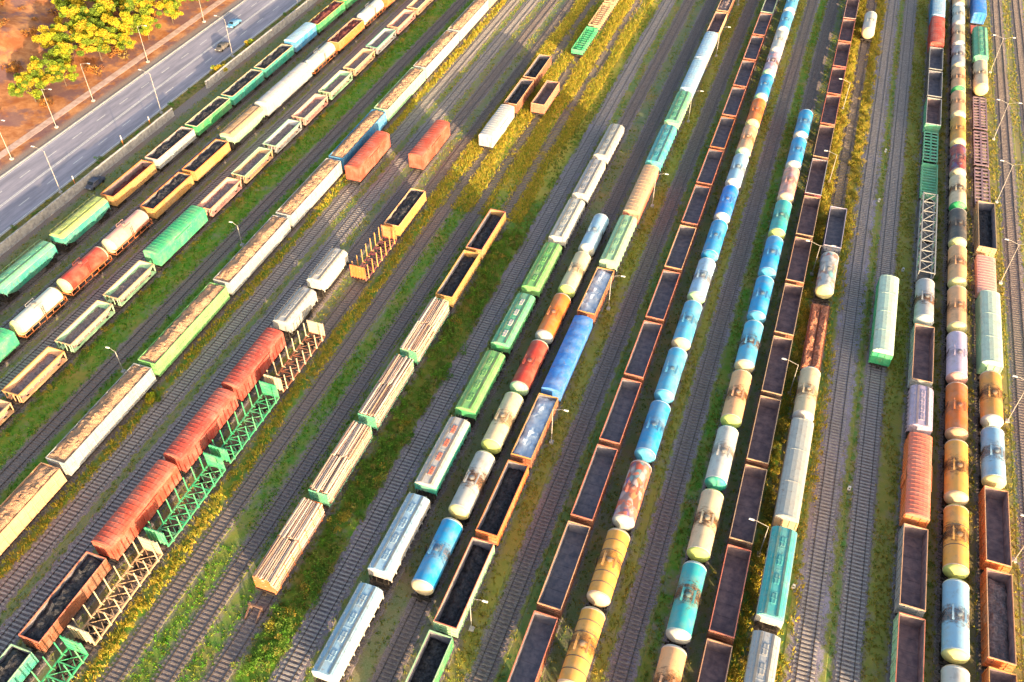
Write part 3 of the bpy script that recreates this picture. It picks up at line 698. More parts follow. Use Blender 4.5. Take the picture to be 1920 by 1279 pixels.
ROWS = [
 ('A', 'wall-side train', [(64, 78.7)+Hp('teal'), (78.7, 93.5)+Hp('teal', 'sea green'), (93.7, 108.2)+Hp('teal', 'yellow green'),
   (108.3, 122.2)+G('yellow', 'orange', inner='innerb', load='ore', lz=2.2), (122.2, 136.0)+G('pale grey', 'pink', load='coal'), (136.0, 149.8)+G('green', 'cream', load='coal'),
   (149.8, 163.6)+G('teal', 'tan', load='coal'), (163.6, 177.5)+G('teal', 'tan', load='coal'), (177.6, 189)+B('blue', 'pale blue', door=False), (189, 204.5)+G('green', 'yellow', load='ore', lz=3.3), (204.5, 219)+G('green', 'yellow', load='ore', lz=3.3), (219, 233)+B('white')]),
 ('B', 'second train from the road', [(58.2, 72.1)+B('emerald', 'emerald'), (72.3, 83.6)+T('white', 'straw', rail=COL['orange'], stain=.25), (83.6, 95.5)+T('red', 'straw', rail=COL['orange'], stain=.15), (95.5, 107.4)+T('pink', 'cream', rail=COL['orange'], stain=.2),
   (107.5, 121)+G('yellow', 'orange', load='coal'), (121, 134.2)+G('yellow', 'orange', load='coal'), (134.2, 148.3)+Hp('pale green', 'tan'), (148.3, 169)+B('pale grey', 'white', door=False, rise=.9, H=4.4, ribs=4),
   (169, 181.5)+T('white', rail=COL['orange'], stain=.1), (181.6, 196.4)+G('orange', 'tan', inner='innerb', load='ore'), (196.5, 208.6)+T('white', rail=COL['orange'], stain=.2), (208.6, 222)+G('orange', 'orange', load='ore'), (222, 234)+T('white')]),
 ('C', 'low ballast train', [(36.5, 48.4)+('low', 'pink', {}), (48.5, 60.4)+('low', 'tan', {}), (60.5, 72.2)+('low', 'peach', dict(rim=COL['ochre'])), (72.2, 84.2)+('low', 'pale green', dict(rim=COL['tan'])), (84.2, 95.6)+('low', 'pale green', dict(rim=COL['tan'])),
   (95.8, 111.5)+B('emerald', 'emerald', ribs=18)] + seq(111.7, 11.95, [('low', 'pink', dict(rim=COL['peach'])), ('low', 'tan', dict(rim=COL['pale green'])), ('low', 'pale grey', dict(rim=COL['pale green'])), ('low', 'pink', dict(rim=COL['cream'])), ('low', 'pale green', dict(rim=COL['cream'])), ('low', 'tan', dict(rim=COL['cream'])), ('low', 'pale grey', dict(rim=COL['sea green'])), ('low', 'pink', dict(rim=COL['peach'])), ('low', 'tan', dict(rim=COL['cream'])), ('low', 'peach', dict(rim=COL['cream']))])),
 ('D', 'wood chip train', seq(31.2, 20.72, [('chip', 'peach', {}), ('chip', 'pale grey', {}), ('chip', 'leaf green', {}), ('chip', 'pale grey', {}), ('chip', 'pale grey', {}), ('chip', 'blue', {}), ('chip', 'pale green', {}), ('chip', 'pale grey', {}), ('chip', 'pale grey', {}), ('chip', 'cream', {})])),
 ('D1', 'track right of the wood chips', [(132, 147.2)+B('brick red', 'brick red', H=4.6, ribs=16)]),
 ('E', 'red box wagon train', [(15.2, 29.0)+G('teal', 'pale green', load='coal'), (29.1, 42.5)+G('rust brown', 'salmon', load='coal'), (42.6, 57.9)+B('brick red', H=4.5, ribs=18, rise=.7), (57.9, 72.5)+B('red', 'red', H=4.5, ribs=18, rise=.7), (72.5, 86.6)+B('red', 'red', H=4.5, ribs=18, rise=.7),
   (87, 97.8)+Hp('pale grey', 'pale grey', H=4.4), (98.2, 109.2)+Hp('white', 'white', H=4.4), (140.3, 155.6)+B('brick red', 'brick red', H=4.6, ribs=16)]),
 ('F', 'stake wagon train', [(17.2, 31.8)+('stk', 'emerald', {}), (31.8, 46.6)+('stk', 'cream', dict(deckc=COL['tan'])), (46.6, 61.4)+('stk', 'emerald', {}), (61.4, 76.2)+('stk', 'emerald', {}), (76.2, 90.8)+('stk', 'cream', dict(deckc=COL['rust brown'])),
   (104.6, 118.4)+('stk', 'ochre', dict(endc=COL['orange'], deckc=COL['maroon'])), (118.4, 131.6)+G('ochre', 'peach', load='coal')]),
 ('FG', 'short far rake', [(152.9, 167.4)+B('white', 'white', H=4.1), (168, 180.9)+G('rust brown', 'peach', load='coal', lz=2.4), (180.9, 193.7)+G('rust brown', 'peach', load='coal', lz=2.4)]),
 ('RG', 'overgrown far track', [(169.8, 182)+G('salmon', 'peach', inner='innerb'), (200, 214.6)+('rib', 'emerald', {}), (214.8, 230)+('rib', 'tan', {}), (230, 245)+('rib', 'tan', {})]),
 ('G', 'timber train', [(45.3, 59.4)+('tim', 'orange', {}), (59.5, 74.1)+('tim', 'sea green', {}), (74.2, 88.8)+('tim', 'sea green', {}), (88.8, 103.2)+('tim', 'sea green', {}), (103.3, 117)+G('yellow', 'ochre', load='coal', lz=2.4), (117, 130.4)+G('yellow', 'salmon', load='coal', lz=2.4)]),
 ('H', 'covered hopper train', [(22, 36.4)+Hp('white', 'pale blue'), (36.5, 50.7)+Hp('white', 'pale blue'), (50.9, 65.2)+Hp('white', 'pale blue'), (65.2, 79.8)+Hp('teal', 'white', hatchc=COL['salmon']), (79.8, 94.6)+Hp('green', 'leaf green'), (94.6, 109.3)+Hp('green', 'sea green', hatchc=COL['white']), (109.3, 124.1)+Hp('leaf green', 'leaf green'), (124.1, 138.6)+Hp('white', 'white'), (138.6, 153.2)+Hp('white', 'pale grey'), (153.2, 167.9)+Hp('white', 'pale grey')]),
 ('I', 'short tanker rake', seq(51.2, 12.08, [T('blue', 'cream', stain=.5), T('pale grey', 'straw', stain=1.2), T('cream', 'yellow green', stain=.6), T('red', 'pale green', stain=.35), T('orange', 'pale grey', stain=.35), T('cream', 'yellow green', stain=.5), T('pale blue', 'white', stain=.3)])),
 ('J', 'tarpaulin train', [(19.8, 33.6)+G('green', 'pale green', load='coal', lz=2.1), (33.7, 47.5)+G('green', 'pale green', load='coal', lz=2.1), (47.6, 61.4)+G('pale green', 'salmon', load='coal', lz=2.1), (61.5, 75)+G('orange', 'orange', load='coal', lz=2.1), (75.1, 88.6)+G('rust brown', 'ochre', load='tarp', tarpc=(.45, .55, .68)),
   (88.8, 107.2)+('tarp', 'bright blue', {}), (107.4, 120.6)+G('rust brown', 'ochre', load='tarp', tarpc=(.55, .60, .68)), (120.7, 136.8)+Hp('pale green', 'pale green'), (136.9, 154.4)+B('salmon', 'tan', rise=.8, door=False), (154.5, 171.4)+Hp('turquoise', 'turquoise'), (171.5, 187)+Hp('pale green', 'sea green'), (187.1, 202.8)+B('pale blue', 'pale blue', rise=.8, door=False), (202.9, 218.4)+B('white', 'pale blue', rise=.8, door=False), (218.6, 232)+G('tan', 'tan', inner='innerb'), (232.1, 246)+G('rust brown', 'tan', load='rubble'), (246, 260)+G('rust brown', 'tan')]),
 ('K', 'rust-red gondola train', seq(235.14-13.92*14, 13.92, [G(a, b) for a, b in [('rust brown','salmon'),('rust brown','peach'),('rust brown','salmon'),('rust brown','salmon'),('rust brown','salmon'),('rust brown','salmon'),('rust brown','peach'),('rust brown','salmon'),('rust brown','salmon'),('rust brown','orange'),('rust brown','salmon'),('rust brown','salmon'),('rust brown','salmon'),('rust brown','salmon'),('grey','pale green')]]) + [(249.1, 263)+('rack', 'dark grey', {})]),
 ('L', 'ochre and blue tanker train', seq(45.1, 12.05, [T('ochre', 'cream', bands=5, stain=.6), T('ochre', 'cream', bands=5, stain=.5), T('salmon', 'white', graf=.9, stain=0), T('blue', 'sky blue', stain=.3), T('sky blue', 'sky blue', stain=.25), T('sky blue', 'cream', stain=.4), T('pale blue', 'pale green', stain=.5), T('blue', 'blue', stain=.15), T('bright blue', 'white', stain=.1), T('pale blue', 'white', stain=.4), T('peach', 'pale green', graf=.3, stain=.5), T('orange', 'straw', stain=.4), T('blue', 'pale green', stain=.2), T('lilac', 'pale green', graf=.5), T('white', 'white', stain=.2), T('sky blue', 'white', stain=.3), T('sky blue', 'white', stain=.2), T('pale blue', 'white', stain=.2)])),
 ('M', 'shorter blue-ended tanker train', seq(43.6, 12.05, [T('peach', 'white', stain=1.6), T('turquoise', 'white', stain=1.0), T('cream', 'yellow green', stain=.75), T('white', 'teal', stain=.5), T('peach', 'yellow green', stain=.7), T('sky blue', 'cream', stain=.7), T('blue', 'sky blue', stain=.3), T('blue', 'sky blue', stain=.25), T('turquoise', 'yellow green', stain=.4), T('pink', 'cream', graf=.45, stain=.3), T('blue', 'white', stain=.2), T('blue', 'white', stain=.3)])),
 ('N', 'brown gondola train', seq(238.7-13.92*15, 13.92, [G(a, b, inner='innerb') for a, b in [('rust brown','salmon'),('rust brown','peach'),('rust brown','salmon'),('dark brown','tan'),('rust brown','tan'),('dark brown','tan'),('rust brown','tan'),('rust brown','peach'),('dark brown','tan'),('maroon','pale grey'),('dark brown','tan'),('rust brown','salmon'),('rust brown','salmon'),('maroon','salmon'),('rust brown','salmon'),('maroon','pink'),('maroon','pink')]])),
 ('O', 'mixed rake by the bright track', [(46.6, 60.9)+Hp('cream', 'pale grey', H=4.3), (61.2, 76.6)+Hp('white', 'turquoise', H=4.3), (76.8, 96.1)+B('tan', 'pale grey', H=4.4, rise=.8, door=False, ribs=3), (96.2, 108.1)+T('cream', 'white', stain=.6), (108.4, 126.4)+('flat', 'rust brown', dict(scrap=True)), (126.6, 138.6)+T('pale grey', 'straw', graf=.8, stain=0), (139.5, 153.3)+G('dark blue', 'lilac', inner='inner'), (232.6, 245)+T('white', 'cream', stain=.1)]),
 ('Q', 'pale track with clear sleepers', [(113.7, 134.3)+B('emerald', 'mint', H=4.5, rise=.8, door=False, ribs=4)]),
 ('R', 'lattice girder train', [(41.4, 55.2)+G('pale green', 'tan', inner='innerb'), (55.3, 69.1)+G('pale green', 'salmon', inner='innerb'), (69.2, 82.8)+G('grey', 'peach', inner='innerb'), (82.9, 99)+B('orange', 'salmon', H=4.4, ribs=20, rise=.6), (99.2, 109.6)+Hp('lilac', 'lilac'), (109.9, 124.2)+G('pale grey', 'peach', inner='innerb'), (124.4, 136.6)+T('pale grey', 'white', stain=1.1),
   (137, 150.4)+('flat', 'dark grey', {}), (150.6, 164)+('flat', 'dark grey', {}), (164.2, 177)+('rib', 'sea green', {}), (177.2, 190.2)+('rack', 'sea green', {}), (190.5, 203.4)+G('sea green', 'pale grey', inner='innerb'), (203.4, 216.9)+G('dark grey', 'pale grey'), (217, 229.8)+G('dark grey', 'pale grey'), (230, 246.6)+B('red', 'red', H=4.3), (246.8, 262)+B('blue', 'pale blue', H=4.3)]),
 ('S', 'orange and white tanker train', seq(148.44-12.02*8, 12.02, [T('white', 'cream', stain=.3), T('pale blue', 'straw', stain=.6), T('ochre', 'yellow green', stain=.8, bands=2), T('ochre', 'cream', stain=.8), T('orange', 'tan', stain=.4, graf=.1), T('lilac', 'pink', stain=.3), T('peach', 'straw', stain=.5), T('peach', 'straw', stain=.6), T('dark grey', 'straw', stain=.4), T('cream', 'green', stain=.9), T('maroon', 'cream', graf=.5, stain=.2), T('ochre', 'straw', stain=.4), T('peach', 'cream', stain=.4), T('peach', 'green', stain=.5), T('pale grey', 'cream', stain=.6, graf=.2), T('cream', 'white', stain=.5), T('white', 'white', stain=.4), T('peach', 'white', stain=.3), T('cream', 'white', stain=.3)])),
 ('T', 'rightmost train', [(51.6, 65.4)+G('orange', 'ochre', inner='innerb'), (65.5, 79.3)+G('orange', 'peach', inner='innerb', load='rubble', lz=1.9), (79.4, 93)+G('orange', 'peach', inner='innerb'), (93.1, 104.7)+T('pale blue', 'straw', stain=.6), (104.8, 116.7)+T('ochre', 'white', stain=.8, graf=.1), (116.9, 136)+B('pale green', 'mint', H=4.4, rise=.8, door=False, ribs=3), (136.2, 148.4)+B('pink', 'pink', H=2.6, rise=.25, door=False), (148.6, 164.7)+G('tan', 'tan', load='coal', lz=2.0),
   (165, 180)+('rack', 'mauve', dict(H=.4)), (180.2, 195.2)+('rack', 'mauve', dict(H=.4)), (195.4, 211)+('rack', 'mauve', dict(H=.4)), (211.3, 226)+T('cream', 'straw', stain=.5), (226.2, 244.8)+Hp('sea green', 'sea green'), (245, 251.6)+('flat', 'red', {}), (251.8, 266)+B('bright blue', 'bright blue')]),
]
from mathutils import Vector
fwd = co.rotation_euler.to_matrix() @ Vector((0, 0, -1)); rgt = co.rotation_euler.to_matrix() @ Vector((1, 0, 0)); upv = co.rotation_euler.to_matrix() @ Vector((0, 1, 0))
def in_view(x0, x1, y0, y1, z1):
    for x in (x0, x1):
        for y in np.linspace(y0, y1, 6):
            for z in (.3, z1):
                d = Vector((x, y, z)) - co.location; f = d.dot(fwd)
                u, v = 1680 * d.dot(rgt) / f, 1680 * d.dot(upv) / f
                if abs(u) < 958 and abs(v) < 638: return True
    return False
for key, rd, items in ROWS:
    X = TR[key]
    items = [it for it in items if in_view(X - 1.5, X + 1.5, it[0] + .6, it[1] - .6, 3.2)]     # wagons the photograph shows nothing of are left out
    for i, (a, b, typ, cn, kw) in enumerate(items):
        fn, tn = TYPES[typ]; L = b - a; kw = dict(kw)
        only = len(items) == 1
        sh = {'chip': 'wood chip wagon', 'tarp': 'tarpaulin wagon', 'rack': 'frame wagon', 'rib': 'ribbed wagon', 'tim': 'log wagon', 'hop': 'hopper wagon', 'gon': 'open gondola', 'low': 'open hopper', 'stk': 'stake wagon', 'flat': 'flat wagon'}.get(typ, tn)
        if typ == 'gon' and kw.get('load') == 'tarp': sh = 'tarpaulin-covered gondola'
        elif kw.get('load') == 'coal': sh = 'coal gondola'
        lab = f'{cn} {sh}, ' + ('alone on the ' if only else f'{ORD[i+1]} from the bottom of the ') + rd
        t = thing(OBJN[typ], (X, (a + b) / 2, 0), lab, 'wagon', GRP[typ])
        for q in ('rim', 'roof', 'cap', 'hatchc', 'endc', 'deckc'):
            if kw.get(q) is None: kw.pop(q, None)
        fn(t, L, COL[cn], **kw)
        if typ == 'tim':
            k = ORD[i+1]
            for s in (-1, 1):
                logpile(X, (a+b)/2 + s*3.2, 6.15, f'{"near" if s < 0 else "far"} stack of pale logs on the {k} wagon up the timber train', 'stacks of logs on the timber train')

# --- steel lattice girder resting on the two flat wagons
def girder(X, y0, y1, z0, label):
    t = thing('lattice_girder', (X, (y0+y1)/2, z0), label, 'girder'); h = (y1-y0)/2; W = 2.5; Hh = 2.0; n = 8
    for s in (-1, 1):
        for z, nm in ((0, 'bottom_chord'), (Hh, 'top_chord')): link(nm, cached(('chord', h), lambda: MB().box(-.11, .11, -h, h, 0, .22).mesh('chord', 'paint')), t, COL['grey'], (s*W/2, 0, z))
    for i in range(n+1):
        y = -h + 2*h*i/n + (.1 if i == 0 else (-.1 if i == n else 0))
        link('cross_member', cached('xm', lambda: MB().box(-W/2+.11, W/2-.11, -.08, .08, Hh+.02, Hh+.18).mesh('cross member', 'paint')), t, COL['grey'], (0, y, 0))
        for s in (-1, 1): link('upright', cached('upr', lambda: MB().box(-.07, .07, -.07, .07, .22, Hh).mesh('upright', 'paint')), t, COL['grey'], (s*W/2, y, 0))
        if i < n:
            d = 2*h/n
            for s in (-1, 1): link('brace', cached(('brc', s), lambda: MB().bar((-s*(W/2-.15), .1, Hh+.06+.05*s), (s*(W/2-.15), d-.1, Hh+.06+.05*s), .1).mesh('brace', 'paint')), t, COL['grey'], (0, y, 0))
            for s in (-1, 1): link('side_brace', cached(('sbr', i % 2), lambda: MB().bar((0, .08, .25 if i % 2 else Hh-.03), (0, d-.08, Hh-.03 if i % 2 else .25), .09).mesh('side brace', 'paint')), t, COL['sea green'], (s*W/2, y, 0))
girder(TR['R'], 138, 163.4, RT+1.42, 'grey steel lattice girder lying across two flat wagons beyond the stained tanker')

# ------------------------------------------------------------------ lamp posts, posts, wall
def lamp(X, Y, H, arms, label, group, lean=0, az=0, r=.07):
    t = thing('lamp_post', (X, Y, 0), label, 'lamp post', group, az)
    link('pole', cached(('pole', H, r), lambda: MB().cyl((0,0,-.2), (0,0,H), r, 8, r*.6).mesh('pole', 'galv', True)), t)
    link('base', cached('pbase', lambda: MB().box(-.3, .3, -.3, .3, -.1, .35).mesh('base', 'concrete')), t)
    for s, ln in arms:
        a = link('arm', cached(('arm', ln), lambda: MB().cyl((0,0,0), (ln*.8,0,.55), .028, 6).cyl((ln*.8,0,.55), (ln,0,.6), .028, 6).mesh('arm', 'galv')), t, loc=(0, 0, H-.1), rot=(0, 0, 0 if s > 0 else pi))
        link('lamp_head', cached('lhead', lambda: MB().frust((-.1,.6,-.13,.13), 0, (-.05,.52,-.09,.09), .12).mesh('lamp head', 'line')), a, loc=(ln, 0, .54))
for i, y in enumerate([q for q in (50.5, 82.4, 114, 146.3, 180.5, 214, 246) if in_view(-23.6, -23.6, q, q, 7.4)]):
    lamp(-23.6, y, 7.4, [(1, 1.7)], f'pale lamp post with arm right of the tarpaulin train, {ORD[i+1]} from the bottom', 'lamp posts right of the tarpaulin train')
for i, y in enumerate([q for q in (42.4, 73.4, 104.3, 135.4, 166.5, 198) if in_view(8.3, 8.3, q, q, 6.6)]):
    lamp(8.3, y, 6.6, [(-1, 2.0)] + ([(1, 1.9)] if y == 135.4 else []), f'pale curved lamp post right of the brown gondola train, {ORD[i+1]} from the bottom', 'lamp posts beside the brown gondola train')
for i, y in enumerate([q for q in (84, 109.8, 144.4, 170.7, 195.6, 228) if in_view(40.1, 40.1, q, q, 8.7)]):
    lamp(40.1, y, 8.7, [(1, 1.9), (-1, 1.9)], f'twin-armed lamp post right of the rightmost train, {ORD[i+1]} from the bottom', 'twin lamp posts on the right')
for i, y in enumerate([q for q in (92, 110.5, 143.8, 173, 205) if in_view(-136.1, -136.1, q, q, 9.7)]):
    lamp(-136.1, y, 9.7, [(-1, 2.2)], f'tall pale street lamp on the yard side of the road, {ORD[i+1]} from the bottom', 'street lamps on the yard side of the road')
for i, y in enumerate([q for q in (117, 130.7, 143.1, 163.5, 187.6, 212) if in_view(-154.2, -154.2, q, q, 9.2)]):
    lamp(-154.2, y, 9.2, [(1, 2.2)], f'tall pale street lamp on the clay side of the road, {ORD[i+1]} from the bottom', 'street lamps on the clay side of the road')
for i, (x, y) in enumerate(((-92.5, 73), (-92.6, 108))):
    lamp(x, y, 4.6, [(-1, 1.0)], f'short lamp post in the green grass strip, {"nearer" if i == 0 else "farther"} of the two', 'short lamp posts in the grass', r=.09)
for i, (x, y, h) in enumerate(((-134.7, 113.3, 2.6), (-134.6, 128.6, 3.2), (-134.7, 138, 2.6))):
    t = thing('marker_post', (x, y, 0), f'short orange and white post by the concrete wall, {ORD[i+1]} from the bottom', 'post', 'short posts by the concrete wall')
    link('post', MB().cyl((0,0,-.1), (0,0,h*.7), .1, 8).mesh('post', 'paint'), t, COL['orange']); link('cap', MB().cyl((0,0,h*.7), (0,0,h), .1, 8, .08).mesh('cap', 'line'), t)
panel_me = MB().box(-.12, .12, -1.47, 1.47, 0, 1.75).box(-.16, .16, -1.47, -1.3, 0, 1.80).box(-.16, .16, 1.3, 1.47, 0, 1.80).box(-.14, .14, -1.3, 1.3, 1.62, 1.78).mesh('wall panel', 'concrete')
for y0, n, lab in ((57, 29, 'long pale concrete panel wall between the road and the nearest train'), (157, 30, 'far stretch of pale concrete panel wall beyond the gap')):
    t = thing('concrete_wall', (-133.0, y0, 0), lab, 'wall', 'concrete panel walls')
    link('footing', MB().box(-.3, .3, 0, n*3.0, -.2, .12).mesh('footing', 'concrete'), t)
    for i in range(n): link('panel', panel_me, t, loc=(rnd.uniform(-.03, .03), 1.5 + i*3.0, .122 + rnd.uniform(0, .03)), rot=(0, rnd.uniform(-.01, .01), rnd.uniform(-.006, .006)))

t = thing('buffer_stop', (-50.0, 43.6, 0), 'dark rusty buffer stop with two leaning legs before the timber train', 'buffer stop')
link('beam', MB().box(-1.0, 1.0, -.1, .1, 1.15, 1.4).mesh('beam', 'paint'), t, COL['dark brown'])
for x in (-.8, .8):
    link('upright', MB().bar((x, .1, -.1), (x, .1, 1.45), .2).mesh('upright', 'paint'), t, COL['dark brown']); link('leg', MB().bar((x, -.05, 1.0), (x, -1.9, -.1), .16).mesh('leg', 'paint'), t, COL['dark brown'])
for (x, y), wh in zip(((18.4, 182.5), (18.2, 163.0), (23.6, 142.0), (18.6, 88.5), (13.2, 70.0)), ('far left of the lone pale green box wagon', 'left of the lone pale green box wagon, nearer than its twin', 'between the lone pale green wagon and the girder', 'beside the clear sleepers right of the bright track', 'beside the turquoise hopper in the mixed rake')):
    t = thing('dwarf_signal', (x, y, 0), 'small white dwarf signal ' + wh, 'signal', 'small white dwarf signals')
    link('base', MB().box(-.2, .2, -.2, .2, -.05, .15).mesh('base', 'concrete'), t); link('head', MB().frust((-.22, .22, -.14, .14), .15, (-.18, .18, -.12, .12), .75).mesh('head', 'line'), t)
    link('lens', MB().cyl((0, -.12, .55), (0, -.2, .53), .1, 10).mesh('lens', 'glass'), t)
# ------------------------------------------------------------------ cars
def car(X, Y, c, label, rz=0):
    t = thing('car', (X, Y, .02), label, 'car', 'cars', rz)
    prof = [(-2.15,.35),(-2.2,.7),(-1.3,.85),(-.75,1.38),(.85,1.42),(1.7,.92),(2.2,.85),(2.22,.35)]
    def loft(xs, sc_, name, mat, sm):
        m = MB(); n = len(prof); V = []
        for x, k in xs: V += [(x, y, .35 + (z-.35)*k) for y, z in prof]
        F = [(j*n+i, j*n+(i+1) % n, (j+1)*n+(i+1) % n, (j+1)*n+i) for j in range(len(xs)-1) for i in range(n)] + [tuple(range(n)), tuple(range((len(xs)-1)*n, len(xs)*n))]
        return m.add(V, F).mesh(name, mat, sm)
    link('body', loft([(-.86,.62),(-.78,.95),(-.6,1),(.6,1),(.78,.95),(.86,.62)], 1, 'car body', 'paint', True), t, c)
    link('windscreen', MB().add([(-.62,-1.27,.90),(.62,-1.27,.90),(.56,-.8,1.35),(-.56,-.8,1.35)], [(0,1,2,3)]).mesh('windscreen', 'glass'), t, loc=(0,-.03,.03))
    link('rear_window', MB().add([(-.62,1.62,.98),(.62,1.62,.98),(.56,.92,1.40),(-.56,.92,1.40)], [(3,2,1,0)]).mesh('rear window', 'glass'), t, loc=(0,.03,.03))
    for s in (-1, 1):
        link('side_window', MB().box(s*.79-.03, s*.79+.03, -.85, 1.0, .95, 1.25).mesh('side window', 'glass'), t)
        for y in (-1.4, 1.4):
            wv = link('wheel', cached('wheel', lambda: MB().cyl((-.1,0,0), (.1,0,0), .32, 14).mesh('wheel', 'tyre')), t, loc=(s*.8, y, .32))
        link('headlight', MB().box(s*.6-.15, s*.6+.15, -2.23, -2.15, .6, .72).mesh('headlight', 'line'), t)
car(-145.6, 188.5, COL['blue'], 'blue car driving in the middle of the road')
car(-141.0, 176, COL['dark grey'], 'dark car on the yard side lane of the road')
car(-131.3, 115.0, COL['dark blue'], 'dark blue car parked between the concrete wall and the train')

# ------------------------------------------------------------------ vegetation
def mat_leaf(name, spread=.35):
    a = NT(name); at = a.n('Attribute', attribute_name='tint', attribute_type='GEOMETRY')
    v = a.n('TexCoord').outputs['Object']; n = a.noise(v, 1.1, 3)
    c = a.mix(a.math('MULTIPLY', a.step(n, .35, .7), spread), at.outputs['Color'], a.mix(.5, at.outputs['Color'], (.16, .13, .03)))
    a.b.inputs['Subsurface Weight'].default_value = 0
    tr = a.n('BsdfTranslucent', {0: c}); a.done(c, .8, .15)
    mx = a.n('MixShader', {0: .3, 1: a.b.outputs[0], 2: tr.outputs[0]}); a.link(mx.outputs[0], a.out.inputs[0])
    return a.m
M['leaf'] = mat_leaf('leaves'); M['grass'] = mat_leaf('grass blades', .3)
def np_mesh(name, V, F3, tint, mat):      # triangles with a colour per face
    me = bpy.data.meshes.new(name); nv, nf = len(V), len(F3)
    me.vertices.add(nv); me.vertices.foreach_set('co', np.asarray(V, np.float32).ravel())
    me.loops.add(nf*3); me.loops.foreach_set('vertex_index', np.asarray(F3, np.int32).ravel())
    me.polygons.add(nf); me.polygons.foreach_set('loop_start', np.arange(0, nf*3, 3, dtype=np.int32))
    me.update(calc_edges=True)
    ca = me.color_attributes.new('tint', 'FLOAT_COLOR', 'CORNER')
    c4 = np.ones((nf*3, 4), np.float32); c4[:, :3] = np.repeat(np.asarray(tint), 3, 0); ca.data.foreach_set('color', c4.ravel())
    me.materials.append(M[mat]); return me
KC = {'g': [(.08,.30,.02), (.15,.34,.03), (.26,.31,.045)], 'y': [(.60,.45,.05), (.46,.42,.05), (.64,.44,.08), (.30,.34,.045)], 'o': [(.20,.29,.045), (.34,.30,.06), (.16,.27,.035), (.42,.33,.06)],
      'b': [(.13,.24,.03), (.20,.26,.045), (.32,.27,.06)], 'v': [(.42,.34,.055), (.34,.32,.05), (.48,.36,.08), (.24,.30,.05)]}
rs = np.random.RandomState(11)
def grass_patch(x, y, kinds, h, name):
    n = len(x); per = 5
    bx = np.repeat(x, per) + rs.randn(n*per)*.10; by = np.repeat(y, per) + rs.randn(n*per)*.10
    hh = np.repeat(h, per) * rs.uniform(.55, 1.25, n*per); an = rs.uniform(0, 2*pi, n*per); w_ = rs.uniform(.045, .11, n*per); ln = rs.uniform(.15, .6, n*per)*hh; la = rs.uniform(0, 2*pi, n*per)
    V = np.zeros((n*per, 3, 3)); dx, dy = np.cos(an)*w_, np.sin(an)*w_
    V[:,0] = np.stack([bx-dx, by-dy, 0*bx-.02], 1); V[:,1] = np.stack([bx+dx, by+dy, 0*bx-.02], 1); V[:,2] = np.stack([bx+np.cos(la)*ln, by+np.sin(la)*ln, hh], 1)
    pal = [np.array(KC[k]) for k in kinds]; t = np.array([p[rs.randint(len(p))] for p in pal]); t = np.repeat(t, per, 0) * rs.uniform(.75, 1.3, (n*per, 1))
    return V.reshape(-1, 3), np.arange(n*per*3).reshape(-1, 3), t
def grass_all():
    xs, ys, ks, hs = [], [], [], []
    for x0, x1, d, k in BANDS:
        n = int((x1-x0) * 265 * d * (8.0 if x1-x0 < 4 else 5.5))
        x = rs.uniform(x0-.2, x1+.2, n); y = rs.uniform(20, 285, n)
        cl = np.sin(y*.31 + x*1.7) + np.sin(y*.13 - x*.9 + 1) + rs.randn(n)*.8
        keep = cl > -.7; x, y = x[keep], y[keep]
        xs.append(x); ys.append(y); ks += [k if rs.rand() > .12 else 'o'] * 0 + [k]*len(x); hs.append({'g': .26, 'y': .5, 'o': .22, 'b': .4, 'v': .28}[k] * rs.uniform(.6, 1.4, len(x)))
    # the open dry meadow in the far middle of the yard
    n = 60000; x = rs.uniform(-66, -46, n); y = rs.uniform(132, 285, n)
    near = np.min(np.abs(x[:,None] - np.array([TR[k] for k in ('F','FG','RG','G')])[None]), 1) > .75
    keep = near & (np.sin(y*.17 + x*.6) + np.sin(x*1.1 - y*.05) + rs.randn(n)*.7 > -.6); x, y = x[keep], y[keep]
    xs.append(x); ys.append(y); ks += ['y']*len(x); hs.append(rs.uniform(.25, .65, len(x)))
    V, F, t = grass_patch(np.concatenate(xs), np.concatenate(ys), ks, np.concatenate(hs), 'g')
    o = link('grass', np_mesh('grass', V, F, t, 'grass')); tag(o, 'dry and green grass growing between the tracks', 'grass', kind='stuff')
grass_all()
def leaf_cloud(n, centers, radii, size, pal, rs, shell=.55):
    i = rs.randint(len(centers), size=n); c = np.array(centers)[i]; r = np.array(radii)[i]
    d = rs.randn(n, 3); d /= np.linalg.norm(d, axis=1)[:,None]; rad = rs.uniform(shell, 1, (n,1)) ** .6
    p = c + d * rad * r[:,None] * np.array([1,1,.8])
    u = rs.randn(n,3); u /= np.linalg.norm(u,axis=1)[:,None]; v = np.cross(u, rs.randn(n,3)); v /= np.linalg.norm(v,axis=1)[:,None]
    s = size * rs.uniform(.6, 1.3, (n,1))
    V = np.stack([p-u*s, p+v*s*.55, p+u*s, p-v*s*.55], 1).reshape(-1,3)
    b = np.arange(n)[:,None]*4; F = np.concatenate([b+np.array([[0,1,2]]), b+np.array([[0,2,3]])], 1).reshape(-1,3)
    t = np.array(pal)[rs.randint(len(pal), size=len(centers))][i] * rs.uniform(.75, 1.3, (n,1)); t = np.repeat(t, 2, 0)
    return V, F, t
